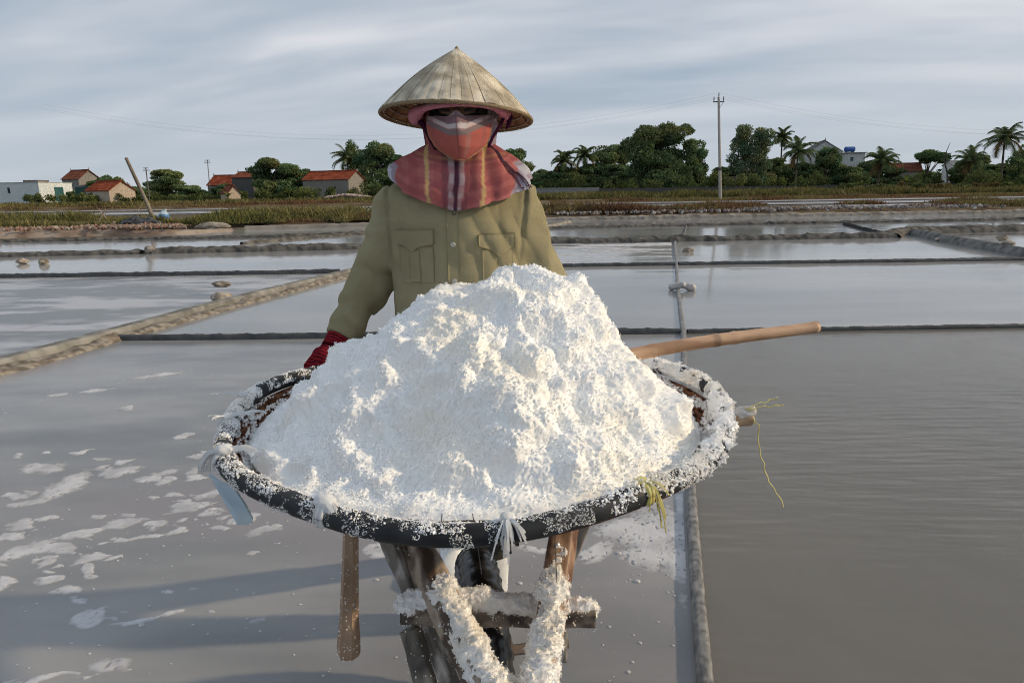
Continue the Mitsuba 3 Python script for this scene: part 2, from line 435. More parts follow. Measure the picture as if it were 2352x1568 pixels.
dike('embankment', [(-9.6, 24.2), (-5.4, 25.7), (1, 28.4)], 0.26, 0.14, mottled((0.16, 0.15, 0.14), (0.33, 0.31, 0.28), 3, 17), 17, 0.1, 0.25, 5, kind='structure')
dike('embankment', [(-34, 20.2), (-22, 21.4), (-14, 22.9), (-11.4, 22.7), (-10, 24.0)], [1.6, 1.6, 1.5, 1.0, 0.5], [0.28, 0.28, 0.22, 0.12, 0.06], mottled((0.24, 0.17, 0.13), (0.40, 0.33, 0.27), 2.2, 18, 1.5), 18, 0.1, 0.35, 2.5, kind='structure')
# left bank: a cement curb with a sandy ledge at its foot
curb = np.array(BANK)
dike('embankment', curb + [-0.05, 0.02], [0.16] * 8, [0.085] * 8, mottled((0.17, 0.165, 0.15), (0.33, 0.32, 0.295), 13, 19, 1.5, oct=5), 19, 0.02, 0.07, 9, kind='structure', nc=15)
dike('embankment', curb + [0.055, -0.02], [0.24, 0.24, 0.23, 0.21, 0.18, 0.16, 0.16, 0.15], [0.04] * 8, mottled((0.13, 0.112, 0.093), (0.33, 0.295, 0.25), 26, 20, 2.1, oct=5), 20, 0.015, 0.75, 2.2, kind='structure', nc=17, wob=0.03)
# outlet where the left divider meets the bank
put('embankment', rockmesh((-3.64, 5.74, 0.0), (0.16, 0.12, 0.07), 3, 3, 0.5), mottled((0.16, 0.13, 0.10), (0.33, 0.28, 0.22), 10, 3), kind='structure', smooth=True)

# ------------------------------------------------------------------ foam on the water
FOAM_L = [(-2.248, 2.934, 0.121, -0.004, 0.042, -0.061), (-1.997, 2.745, 0.052, 0.093, 0.074, -0.093), (-1.86, 2.873, 0.106, 0.015, 0.036, -0.059), (-2.027, 2.565, 0.066, 0.022, 0.022, -0.028), (-2.16, 2.628, 0.05, -0.002, 0.022, -0.03), (-2.116, 2.666, 0.037, -0.001, 0.026, -0.038), (-1.645, 2.793, 0.057, 0.014, 0.019, -0.034), (-1.59, 2.852, 0.045, 0.022, 0.019, -0.032), (-1.573, 2.762, 0.033, -0.001, 0.025, -0.048), (-1.456, 2.791, 0.043, -0.001, 0.019, -0.04), (-1.479, 2.859, 0.029, -0.001, 0.016, -0.036), (-1.933, 2.386, 0.058, -0.002, 0.03, -0.042), (-1.876, 2.438, 0.047, 0.016, 0.017, -0.022), (-1.906, 2.282, 0.047, 0.02, 0.026, -0.031), (-1.775, 2.196, 0.066, 0.061, 0.029, -0.034), (-1.634, 2.297, 0.075, 0.04, 0.028, -0.038), (-1.536, 2.374, 0.073, 0.039, 0.026, -0.04), (-1.473, 2.405, 0.045, 0.006, 0.013, -0.024), (-1.67, 2.186, 0.073, -0.002, 0.023, -0.035), (-1.418, 2.275, 0.093, 0.027, 0.015, -0.024), (-1.413, 2.354, 0.041, 0.012, 0.013, -0.023), (-1.303, 2.31, 0.043, 0.008, 0.012, -0.023), (-1.331, 2.384, 0.009, 0.024, 0.015, -0.02), (-1.353, 2.516, 0.077, 0.017, 0.021, -0.04), (-1.243, 2.458, 0.062, 0.01, 0.012, -0.025), (-1.448, 2.604, 0.055, 0.005, 0.011, -0.022), (-1.549, 2.578, 0.03, 0.007, 0.01, -0.018), (-1.305, 2.639, 0.066, 0.022, 0.016, -0.032), (-1.221, 2.587, 0.035, -0.002, 0.008, -0.019), (-1.653, 2.419, 0.039, 0.004, 0.011, -0.017), (-1.558, 2.456, 0.035, 0.004, 0.01, -0.018), (-1.656, 2.11, 0.028, 0.007, 0.016, -0.022), (-1.504, 2.113, 0.04, 0.027, 0.016, -0.021), (-1.431, 2.124, 0.021, 0.022, 0.013, -0.017), (-1.463, 2.04, 0.025, -0.018, 0.012, -0.052), (-1.47, 1.938, 0.057, 0.01, 0.015, -0.021), (-1.684, 1.984, 0.028, 0.013, 0.018, -0.021), (-1.585, 1.982, 0.028, 0.013, 0.017, -0.022), (-1.386, 1.879, 0.031, 0.004, 0.009, -0.014), (-1.288, 1.763, 0.023, 0.046, 0.04, -0.042), (-1.281, 1.813, 0.016, 0.013, 0.016, -0.019), (-1.23, 1.792, 0.032, -0.015, 0.004, -0.011), (-1.133, 1.764, 0.078, 0.026, 0.009, -0.014), (-0.779, 1.751, 0.029, 0.003, 0.009, -0.019), (-1.141, 1.581, 0.048, 0.017, 0.03, -0.041), (-1.258, 1.528, 0.089, 0.021, 0.013, -0.017), (-1.148, 1.51, 0.032, 0.002, 0.007, -0.01), (-2.345, 3.813, 0.048, 0.004, 0.02, -0.036), (-1.761, 3.325, 0.039, -0.002, 0.009, -0.018), (-1.565, 3.046, 0.04, 0.01, 0.012, -0.024), (-1.563, 3.085, 0.026, -0.001, 0.017, -0.038), (-2.446, 3.087, 0.032, -0.001, 0.018, -0.024), (-2.35, 3.142, 0.025, 0.006, 0.01, -0.014), (-2.17, 3.122, 0.049, 0.02, 0.01, -0.013), (-1.883, 2.982, 0.043, 0.011, 0.01, -0.018), (-2.0, 3.011, 0.051, -0.002, 0.009, -0.016), (-0.94, 2.124, 0.022, -0.004, 0.004, -0.014), (-1.067, 2.393, 0.048, 0.004, 0.013, -0.031), (-0.957, 2.316, 0.055, 0.02, 0.013, -0.029), (-1.112, 1.917, 0.017, 0.015, 0.012, -0.018), (-1.037, 1.921, 0.019, -0.001, 0.006, -0.012), (-0.954, 1.782, 0.014, 0.0, 0.004, -0.007), (-0.908, 1.918, 0.01, -0.0, 0.003, -0.007), (-1.789, 2.074, 0.019, -0.001, 0.019, -0.026), (-1.613, 2.048, 0.013, 0.0, 0.008, -0.012), (-1.593, 2.076, 0.016, 0.006, 0.008, -0.01), (-1.587, 2.253, 0.016, -0.001, 0.005, -0.007), (-1.282, 2.399, 0.013, -0.0, 0.005, -0.011), (-1.213, 2.356, 0.015, -0.0, 0.005, -0.01), (-1.121, 2.329, 0.03, 0.005, 0.007, -0.014), (-1.154, 2.417, 0.03, 0.005, 0.007, -0.014), (-1.591, 2.156, 0.016, 0.0, 0.004, -0.007), (-1.548, 2.148, 0.016, -0.001, 0.004, -0.007),
          (-2.55, 4.55, 0.16, 0.10, 0.02, -0.05), (-2.75, 4.2, 0.10, 0.03, 0.02, -0.04), (-2.95, 4.1, 0.06, 0.02, 0.02, -0.03)]
FOAM_R = [(0.526, 2.214, 0.152, -0.004, -0.058, -0.269), (0.422, 2.265, 0.137, 0.041, -0.008, -0.097), (0.296, 2.115, 0.067, 0.073, 0.013, -0.053), (0.558, 2.051, 0.045, -0.001, -0.034, -0.137), (0.449, 2.068, 0.074, -0.06, -0.036, -0.091), (-0.49, 2.146, 0.055, -0.001, 0.012, -0.059), (0.647, 2.309, 0.041, -0.002, -0.126, -0.489), (0.247, 2.088, 0.038, -0.001, -0.005, -0.045), (0.073, 2.127, 0.076, -0.027, -0.003, -0.023)]


def foam_sheet(x0, x1, y0, y1, h, ells, seed, extra=None, hz=0.004, rag=0.7, mask=None, holes=0.7, film=False):
    xs, ys = np.arange(x0, x1, h), np.arange(y0, y1, h)
    X, Y = np.meshgrid(xs, ys, indexing='ij')
    q = np.stack([X, Y, X * 0], -1)
    f = np.full(X.shape, -9.0)
    X0, Y0 = X, Y
    if film:
        X = X + 0.11 * (fbm(q * [9, 14, 1] + 3, 4, 81) - 0.5)
        Y = Y + 0.10 * (fbm(q * [9, 14, 1] + 13, 4, 82) - 0.5)
    for cx, cy, ax, ay, bx, by in ells:
        det = ax * by - ay * bx
        u = ((X - cx) * by - (Y - cy) * bx) / det
        w = ((Y - cy) * ax - (X - cx) * ay) / det
        f = np.maximum(f, 1.0 - (u * u + w * w))
    X, Y = X0, Y0
    f = np.maximum(f + (0.18 if film else 0), -3)
    if film:
        near = np.clip((f + 0.9) / 1.1, 0, 1)
        w0 = q + 0.05 * (fbm(q * [5, 5, 1], 3, seed + 3) - 0.5)[..., None]
        st = fbm(np.stack([w0[..., 0] * 7 + w0[..., 1] * 3, (w0[..., 1] - 0.32 * w0[..., 0]) * 27, X * 0], -1), 4, seed + 4)
        f = np.maximum(f - 0.12 + 0.9 * (fbm(w0 * [9, 15, 1], 3, seed + 6) - 0.5), np.where(near > 0, (st - 0.58) * 7 * near - 0.25, -3))
    if extra is not None:
        f = np.maximum(f, extra(q))
    f = f + rag * 2 * (fbm(q * [17, 30, 1], 5, seed) - 0.5) * np.clip(1.2 - f, 0.3, 1)
    hole = fbm(q * 75 + 3, 2, seed + 5)
    hole2 = N3(q * 150 + 8, seed + 9)
    f = np.where(f > 0, f - holes * (np.clip((hole - 0.70) * 12, 0, 1.2) + np.clip((hole2 - 0.90) * 16, 0, 1.0)), f)
    if mask is not None:
        f = np.where(mask(X, Y), f, -1)
    z = hz * np.clip(f, -0.6, 0.7) + 0.0015 * (fbm(q * 60, 3, seed + 2) - 0.5) * (f > -0.2)
    P = np.stack([X, Y, z], -1)
    v, fc = grid(P)
    keep = (v[fc][:, :, 2] > 0).any(1)
    fc = fc[keep]
    ids, inv = np.unique(fc, return_inverse=True)
    return v[ids], inv.reshape(-1, 3)


def FC(v):
    c = mottled((0.46, 0.46, 0.48), (0.62, 0.62, 0.635), 14, 31, 1.4)(v)
    t = np.clip(v[:, 2:3] / 0.0024, 0, 1) ** 0.8
    return np.array([0.33, 0.325, 0.33]) * (1 - t) + c * t



def divx(y):
    return np.interp(y, [p[1] for p in DIV], [p[0] for p in DIV])


def bubbles_l(q):
    r = np.random.default_rng(5)
    return np.where((N3(q * [60, 80, 1], 77) > 0.955) & (fbm(q * 1.2, 2, 3) > 0.42), 0.5, -3.0)


put('foam', foam_sheet(-3.2, -0.55, 1.42, 4.75, 0.0052, FOAM_L, 21, bubbles_l, film=True), FC, smooth=True, kind='stuff', label='white foam streaks floating on the brine left of the barrow', cat='foam')
put('foam', foam_sheet(-0.55, 0.85, 1.35, 3.0, 0.0032, FOAM_R, 22, bubbles_l, mask=lambda X, Y: X < divx(Y) - 0.03), FC, smooth=True, kind='stuff', label='white bubbly foam gathered along the grey ridge at the right of the barrow', cat='foam')


def streaks(q):
    d = divx(q[..., 1]) - q[..., 0]
    t = np.clip((q[..., 1] - 11.6) / 4, 0, 1)
    n = fbm(q * [0.9, 4.5, 1], 4, 8)
    return (n - 0.52 - 0.10 * np.abs(1 - t) - 0.035 * np.clip(d - 1.5, 0, 4)) * 9


put('foam', foam_sheet(-0.8, 3.85, 11.3, 15.7, 0.03, [], 23, streaks, hz=0.012, rag=0.3, mask=lambda X, Y: X < divx(Y) - 0.08), FC, smooth=True, kind='stuff', label='thin white foam lines drifting on the far pan right of the worker', cat='foam')

rb_ = np.random.default_rng(61)
bub = []
for n_, x0_, x1_, y0_, y1_ in ((150, -0.35, 0.52, 1.42, 2.15), (110, -2.0, -0.45, 1.45, 2.5)):
    for _ in range(n_):
        m_ = trimesh.creation.icosphere(subdivisions=1)
        r_b = rb_.uniform(0.0012, 0.0042) * (1 + 1.2 * (rb_.uniform() > 0.93))
        bx_, by_ = rb_.uniform(x0_, x1_), rb_.uniform(y0_, y1_)
        if bx_ < divx(by_) - 0.04:
            bub.append((m_.vertices * [r_b * 1.25, r_b, r_b * 0.8] + [bx_, by_, 0.0006], np.array(m_.faces)))
put('bubbles', cat(bub), (0.50, 0.50, 0.51), 'gloss', True, kind='stuff', label='tiny white bubbles dotting the brine around the barrow', cat='bubbles')

# ------------------------------------------------------------------ stones
STC = mottled((0.20, 0.17, 0.14), (0.46, 0.40, 0.33), 14, 40, 1.5)
for (x, y, z), r, s, lab in (((-9.47, 12.85, 0.05), (0.095, 0.07, 0.06), 1, 'pale stone in the far left pan, the more left of a pair'), ((-8.96, 12.70, 0.05), (0.085, 0.07, 0.075), 2, 'brown stone in the far left pan, the more right of a pair'),
                             ((3.53, 13.2, 0.04), (0.11, 0.08, 0.06), 3, 'pale stone in the pan right of the far end of the grey ridge'), ((-3.72, 8.43, 0.13), (0.11, 0.07, 0.04), 4, 'flat brown stone lying on top of the left cement bank'),
                             ((-3.42, 7.72, 0.06), (0.13, 0.09, 0.07), 5, 'whitish stone on the sandy foot of the left cement bank'), ((9.65, 14.88, 0.04), (0.14, 0.10, 0.055), 6, 'pale stone in the water beside the bend of the right cement bank'),
                             ((10.0, 13.5, 0.16), (0.10, 0.08, 0.06), 7, 'stone on the right cement bank, farther of a pair'), ((9.15, 12.2, 0.16), (0.10, 0.08, 0.06), 8, 'stone on the right cement bank, nearer of a pair'),
                             ((-7.98, 14.72, 0.08), (0.12, 0.09, 0.09), 9, 'tan stone plugging the gap in the far left embankment')):
    put('stone', rockmesh((x, y, z), r, s, 3, 0.55), STC, smooth=50 if False else True, label=lab, cat='stone')
# the knotted bag that plugs the ridge
kb = nets(lambda P: smin(smin(caps(P, (2.01, 8.20, 0.045), (2.13, 8.16, 0.07), 0.045, 0.035), caps(P, (2.13, 8.16, 0.07), (2.24, 8.13, 0.04), 0.03, 0.055), 0.02), ell(P, (2.13, 8.17, 0.075), (0.035, 0.08, 0.035)), 0.015) + 0.012 * (fbm(P * 30, 3, 4) - 0.5), (1.9, 8.0, -0.02), (2.36, 8.35, 0.16), 0.009)
put('plastic_bag', kb, mottled((0.30, 0.28, 0.27), (0.55, 0.52, 0.49), 30, 2), 'semi', True, label='knotted pale bag lying across the grey ridge in the water', cat='bag')

# rubble on banks: brick rubble on the left bank, stones among the right-hand grass
def rubble(n, pts, w, size, seed, cols, zf):
    r = np.random.default_rng(seed)
    p = np.asarray(pts, float)
    s = r.uniform(0, len(p) - 1.001, n)
    i = s.astype(int); t = (s - i)[:, None]
    c = p[i] * (1 - t) + p[i + 1] * t
    c = np.column_stack([c[:, 0] + r.normal(0, 0.2, n), c[:, 1] + r.normal(0, w, n), zf + r.uniform(0, 0.05, n)])
    v, f = crystals(c, size * r.uniform(0.5, 1.4, n), seed)
    col = np.repeat(np.asarray(cols)[r.integers(0, len(cols), n)] * r.uniform(0.75, 1.2, (n, 1)), 6, 0)
    return v, f, col


v, f, c = rubble(1800, [(-34, 20.2), (-22, 21.4), (-14, 22.9), (-11.5, 22.9)], 0.42, 0.055, 3, [(0.30, 0.165, 0.125), (0.27, 0.17, 0.135), (0.40, 0.34, 0.29), (0.28, 0.22, 0.18)], 0.22)
put('rubble', (v, f), c, kind='stuff', label='reddish brick rubble scattered over the left bank', cat='rubble')
v, f, c = rubble(1500, [(2, 30.2), (9, 30.6), (14, 31.6), (22, 31.2)], 0.9, 0.065, 4, [(0.38, 0.36, 0.35), (0.16, 0.15, 0.15), (0.30, 0.25, 0.21)], 0.22)
put('rubble', (v, f), c, kind='stuff', label='grey stony rubble among the dry grass right of the worker', cat='rubble')
v, f, c = rubble(1200, [(-27, 100), (-24, 100.2), (-21, 100)], 0.5, 0.16, 5, [(0.50, 0.40, 0.36), (0.42, 0.30, 0.26), (0.55, 0.48, 0.44)], 0.55)
v[:, 2] += 0.35 * np.exp(-((v[:, 0] + 24) / 2.2) ** 2)
put('rubble', (v, f), c, kind='stuff', label='heap of pale broken brick in front of the long red roofed house', cat='rubble')

# ------------------------------------------------------------------ vegetation
def leaf_quads(c, size, r, flat=0.0, aspect=0.6):
    n = len(c)
    a = r.normal(size=(n, 3)); a[:, 2] *= 1 - flat; a /= np.linalg.norm(a, axis=1, keepdims=True)
    b = r.normal(size=(n, 3)); b -= a * (a * b).sum(1, keepdims=True); b /= np.linalg.norm(b, axis=1, keepdims=True)
    s = size * r.uniform(0.6, 1.3, (n, 1))
    v = np.stack([c - a * s, c + b * s * aspect, c + a * s, c - b * s * aspect], 1).reshape(-1, 3)
    f = (np.array([[0, 1, 2], [0, 2, 3]])[None] + (np.arange(n) * 4)[:, None, None]).reshape(-1, 3)
    return v, f


GREENS = {'dense': (0.144, 0.195, 0.09), 'open': (0.171, 0.22, 0.098), 'dome': (0.104, 0.165, 0.073), 'big': (0.116, 0.168, 0.081), 'tall': (0.189, 0.232, 0.128), 'umbrella': (0.122, 0.183, 0.078), 'slim': (0.049, 0.085, 0.037), 'bush': (0.105, 0.130, 0.050), 'lime': (0.165, 0.19, 0.065), 'dry': (0.13, 0.105, 0.045)}
BARK = (0.11, 0.095, 0.075)


def crown_blobs(kind, W, H, r):
    B = []
    if kind == 'tall':
        for k in range(44):
            t = (k + r.uniform(0, 1)) / 44
            w = W * 0.36 * (1.05 - 0.45 * t)
            B.append((r.normal(0, w * 0.55), r.normal(0, w * 0.5), H * (0.08 + 0.84 * t), W * r.uniform(0.16, 0.28), H * r.uniform(0.06, 0.10)))
    elif kind == 'umbrella':
        for k in range(13):
            a = r.uniform(0, 2 * np.pi); q = math.sqrt(r.uniform(0.02, 1)) * W * 0.42
            B.append((q * math.cos(a), q * math.sin(a), H * (0.80 - 0.18 * (q / (W * 0.42)) + r.normal(0, 0.03)), W * r.uniform(0.12, 0.19), H * r.uniform(0.07, 0.12)))
    elif kind == 'dome':
        for k in range(22):
            a = r.uniform(0, 2 * np.pi); q = math.sqrt(r.uniform(0, 1)) * W * 0.40
            zt = math.sqrt(max(0.05, 1 - (q / (W * 0.47)) ** 2))
            B.append((q * math.cos(a), q * math.sin(a), H * (0.35 + 0.55 * zt * r.uniform(0.6, 1)), W * r.uniform(0.11, 0.16), H * r.uniform(0.10, 0.15)))
    else:
        n = {'big': 44, 'dense': 32, 'open': 26, 'slim': 6}.get(kind, 16)
        for k in range(n):
            a = r.uniform(0, 2 * np.pi); t = r.uniform(0, 1)
            wid = W * 0.40 * math.sin(math.pi * (0.18 + 0.74 * t)) ** 0.7
            q = math.sqrt(r.uniform(0.05, 1)) * wid
            B.append((q * math.cos(a), q * math.sin(a) * 0.8, H * (0.14 + 0.78 * t), W * r.uniform(0.11, 0.19), H * r.uniform(0.075, 0.13)))
        if kind == 'big':
            B += [(0.30 * W, 0, H * 0.93, W * 0.06, H * 0.05), (0.36 * W, 0.3, H * 0.88, W * 0.05, H * 0.045), (0.22 * W, 0.2, H * 0.90, W * 0.05, H * 0.04), (-0.40 * W, 0, H * 0.72, W * 0.07, H * 0.05), (-0.44 * W, 0.1, H * 0.66, W * 0.05, H * 0.04)]
    return B


def tree(kind, X, Y, z0, H, W, seed, lab, group=None, dens=1.0):
    r = np.random.default_rng(seed)
    z0 = min(z0, float(terrain_z(np.array(X), np.array(Y))))
    key = thing('tree', lab, 'tree', group)
    B = crown_blobs(kind, W, H, r)
    leaves, cols = [], []
    base = np.array(GREENS[kind])
    lean = r.normal(0, 0.02)
    for bx, by, bz, br, bh in B:
        n = int(dens * np.clip(330 * (br / 0.9) ** 2, 90, 900) * (0.66 if kind in ('open', 'tall') else 1))
        d = r.normal(size=(n, 3)); d /= np.linalg.norm(d, axis=1, keepdims=True)
        d *= r.uniform(0.45, 1.08, (n, 1)) ** 0.6
        sub = 1 + 0.55 * (fbm(d * 2.3 + seed + bx, 2, seed) - 0.5)
        c = np.array([X + bx, Y + by, z0 + bz]) + d * sub[:, None] * [br, br, bh]
        leaves.append(c)
        tint = base * r.uniform(0.75, 1.35) * (1 + np.array([0.18, 0.05, 0.0]) * r.normal())
        cols.append(tint * r.uniform(0.7, 1.35, (n, 1)))
    c, col = np.vstack(leaves), np.clip(np.vstack(cols), 0.005, 1)
    v, f = leaf_quads(c, 0.20 if kind != 'tall' else 0.17, r, 0.2)
    put('crown', (v, f), np.repeat(col, 4, 0), 'leafmat', parent=key)
    top = max(b[2] for b in B) * 0.75
    tr = [(X, Y, z0 - 0.3), (X + lean * H, Y, z0 + 0.35 * top), (X + lean * H * 1.5, Y, z0 + top)]
    rad = max(0.09, W * 0.024)
    ms = [tube(tr, [rad, rad * 0.8, rad * 0.3], 7)]
    for bx, by, bz, br, bh in B[:12]:
        h0 = r.uniform(0.35, 0.6) * top
        h0 = min(h0, bz * 0.9)
        ms.append(tube([(X + lean * H, Y, z0 + h0), (X + bx * 0.5, Y + by * 0.5, z0 + (h0 + bz) / 2), (X + bx, Y + by, z0 + bz)], [rad * 0.5, rad * 0.32, rad * 0.12], 5))
    put('trunk', cat(ms), BARK, 'rough', parent=key)
    return key


def palm(X, Y, z0, H, W, seed, lab):
    r = np.random.default_rng(seed)
    z0 = min(z0, float(terrain_z(np.array(X), np.array(Y))))
    key = thing('palm_tree', lab, 'palm tree')
    L = W * r.uniform(0.56, 0.66)
    hc = H - L * 0.42
    lean = r.normal(0, 0.25)
    put('trunk', tube([(X - lean, Y, z0 - 0.3), (X - lean * 0.5, Y, z0 + hc * 0.5), (X, Y, z0 + hc)], [0.20, 0.15, 0.12], 8), BARK, parent=key)
    n = 24
    for k in range(n):
        a = 2 * np.pi * (k * 0.618 % 1) + r.normal(0, 0.1)
        el = 1.5 - 1.75 * (k / n) + r.normal(0, 0.16)
        l = L * r.uniform(0.85, 1.1)
        m = 8
        P = [np.array([X, Y, z0 + hc])]
        e = el
        for i in range(m):
            P.append(P[-1] + l / m * np.array([math.cos(a) * math.cos(e), math.sin(a) * math.cos(e), math.sin(e)]))
            e -= (0.23 + 0.07 * r.normal()) * (1.3 if i > 3 else 0.7)
        P = np.array(P)
        vs, fs = [], []
        side = np.array([-math.sin(a), math.cos(a), 0])
        for i in np.linspace(0.7, m - 0.05, 20):
            j = int(i); t = i - j
            p = P[j] * (1 - t) + P[j + 1] * t
            dr = (P[j + 1] - P[j]) / np.linalg.norm(P[j + 1] - P[j])
            ll = l * 0.30 * math.sin(math.pi * min(1, 0.18 + 0.80 * i / m)) ** 0.6 + 0.1
            for s in (-1, 1):
                tip = p + (side * s * 0.75 + dr * 0.55 + np.array([0, 0, -0.45])) * ll
                b = len(vs)
                vs += [p - dr * 0.10, p + dr * 0.10, tip]
                fs.append([b, b + 1, b + 2])
        sv, sf = tube(P, np.linspace(0.035, 0.008, len(P)), 3)
        mesh = cat([(np.array(vs), np.array(fs)), (sv, sf)])
        col = np.array([0.10, 0.13, 0.058]) * r.uniform(0.75, 1.3) if k < n - 3 else np.array([0.12, 0.09, 0.045])
        put('frond', mesh, col, 'leafmat', parent=key)


def banana(X, Y, z0, H, W, seed, lab):
    r = np.random.default_rng(seed)
    z0 = min(z0, float(terrain_z(np.array(X), np.array(Y))))
    key = thing('banana_plant', lab, 'plant')
    put('stem', tube([(X, Y, z0 - 0.2), (X, Y, z0 + H * 0.5)], [0.12, 0.07], 6), (0.14, 0.15, 0.06), parent=key)
    for k in range(7):
        a = 2 * np.pi * (k * 0.618 % 1)
        el = r.uniform(0.7, 1.4)
        L = H * r.uniform(0.6, 0.85)
        P, e = [np.array([X, Y, z0 + H * 0.42])], el
        for i in range(5):
            P.append(P[-1] + L / 5 * np.array([math.cos(a) * math.cos(e), math.sin(a) * math.cos(e), math.sin(e)])); e -= 0.28
        P = np.array(P)
        w = L * 0.16 * np.array([0.3, 0.8, 1, 1, 0.75, 0.1])
        s = np.array([-math.sin(a), math.cos(a), 0])
        put('leaf', grid(np.stack([P - s * w[:, None], P + [0, 0, -0.03], P + s * w[:, None]], 1)), np.array([0.12, 0.155, 0.045]) * r.uniform(0.8, 1.3), 'leafmat', True, parent=key)


def bush(X, Y, z0, H, W, seed, lab, tint='bush', group=None):
    r = np.random.default_rng(seed)
    z0 = min(z0, float(terrain_z(np.array(X), np.array(Y))))
    n = int(620 * W / 4)
    k = 7
    bc = np.column_stack([r.uniform(-0.42, 0.42, k) * W, r.uniform(-0.25, 0.25, k) * W, r.uniform(0.25, 0.7, k) * H])
    w = r.integers(0, k, n)
    d = r.normal(size=(n, 3)); d /= np.linalg.norm(d, axis=1, keepdims=True)
    c = np.array([X, Y, z0]) + bc[w] + d * r.uniform(0.4, 1, (n, 1)) * [W * 0.17, W * 0.15, H * 0.33]
    c[:, 2] = np.maximum(c[:, 2], z0)
    v, f = leaf_quads(c, 0.19, r, 0.0, 0.5)
    base = np.array(GREENS[tint])
    col = base * r.uniform(0.75, 1.3, (k, 1))[w] * r.uniform(0.65, 1.35, (n, 1))
    key = thing('bush', lab, 'bush', group)
    put('foliage', (v, f), np.repeat(col, 4, 0), 'leafmat', parent=key)
    put('stem', cat([tube([(X, Y, z0 - 0.2), tuple(np.array([X, Y, z0]) + b)], [0.05, 0.02], 4) for b in bc]), BARK, parent=key)


TREES = [('dome', -82.44, 140.0, 1.34, 5.39, 7.9, 'dark round dome tree behind the gabled house on the left'), ('open', -62.74, 125.0, 0.23, 5.91, 8.84, 'spreading tree right of the leaning post'), ('dense', -57.03, 121.0, -0.1, 3.11, 7.01, 'low dense tree at the right foot of the spreading tree by the leaning post'), ('dense', -42.3, 122.0, 0.28, 7.6, 11.2, 'broad green tree between the two red roofs left of the worker'), ('dense', -37.61, 124.0, 0.42, 5.78, 7.18, 'dark dense tree touching the left end of the long red roof'), ('open', -31.84, 140.0, 1.48, 11.53, 5.57, 'tall pale leafed tree beside the palm left of the hat'), ('dense', -25.2, 132.0, 0.97, 10.3, 11.6, 'tall dense tree just left of the shoulder of the worker'), ('slim', -40.42, 150.0, 3.47, 4.27, 1.54, 'small narrow tree peeping over the long red roof'), ('dense', -87.1, 128.0, 1.11, 3.03, 5.09, 'low dark tree right of the white building on the left'), ('dense', -78.74, 124.0, 0.48, 2.33, 5.58, 'low dark tree below the two storey red roofed house'), ('open', 0.61, 130.0, 1.84, 8.65, 8.35, 'airy tree just right of the hood of the worker'), ('dense', 6.11, 128.0, 0.95, 4.54, 4.94, 'small tree right of the airy tree by the worker'), ('open', 18.88, 128.0, 0.36, 8.95, 9.07, 'loose crowned tree left of the biggest tree'), ('dense', 14.53, 126.0, 0.43, 5.49, 10.55, 'wide low dark tree under the two palms behind the grey wall'), ('big', 24.62, 112.0, -0.0, 11.64, 13.73, 'biggest dark tree, left of the utility pole'), ('dense', 30.79, 114.0, 0.04, 9.16, 5.51, 'dense tree on the right flank of the biggest tree'), ('tall', 40.01, 118.0, 0.02, 11.98, 4.57, 'tall slender tree right of the utility pole, left of its twin'), ('tall', 42.4, 116.0, -0.0, 11.29, 4.64, 'tall slender tree right of the utility pole, right of its twin'), ('dense', 38.42, 122.0, 0.48, 4.18, 6.29, 'low dark tree behind the foot of the utility pole'), ('dense', 54.84, 118.0, 0.84, 6.87, 5.93, 'dark round tree in front of the white gabled house'), ('dense', 50.95, 120.0, 0.3, 5.23, 7.74, 'low dark tree between the palms and the white gabled house'), ('umbrella', 72.66, 118.0, 1.1, 7.51, 7.0, 'umbrella shaped tree with a bare trunk on the right'), ('open', 89.9, 120.0, 0.86, 6.91, 4.64, 'loose tree at the right edge beside the tallest palm'), ('dense', 91.62, 132.0, 1.18, 5.74, 4.25, 'dark tree behind the tallest palm on the right'), ('dense', -50.18, 130.0, 1.77, 2.03, 2.5, 'small dark tree before the grey walled house'),
         ('dense', 9.5, 124.0, 0.4, 4.6, 8.5, 'low dark tree behind the left end of the grey wall'), ('dense', 46.0, 119.0, 0.4, 5.6, 7.0, 'dark leafy tree below the palm right of the slender trees'), ('dense', 58.5, 117.0, 0.8, 3.6, 6.0, 'low tree at the foot of the white gabled house'), ('dense', 82.0, 122.0, 1.0, 4.6, 7.0, 'dark low tree left of the tallest palm'), ('dense', 66.0, 118.0, 1.0, 3.4, 6.0, 'low dark tree before the hip roofed house')]
BELT = []
rx = np.random.default_rng(77)
FILL = [(x + rx.normal(0, 0.8), rx.uniform(119, 128), rx.uniform(3.2, 5.2), rx.uniform(5.5, 8.5)) for x in np.arange(4, 98, 5.2)]
for i, (X, Y, H, W) in enumerate(FILL):
    BELT.append((X, Y, 0.6, H, W, 150 + i))
FILL = [(x + rx.normal(0, 0.8), rx.uniform(126, 134), rx.uniform(2.2, 3.6), rx.uniform(5.0, 7.5)) for x in (-97, -79, -72, -57, -52, -46, -40, -25, -20, -14)]
for i, (X, Y, H, W) in enumerate(FILL):
    BELT.append((X, Y, 0.1, H, W, 180 + i))
for i, (k, X, Y, z0, H, W, lab) in enumerate(TREES):
    tree(k, X, Y, z0, H, W, 100 + i, lab)
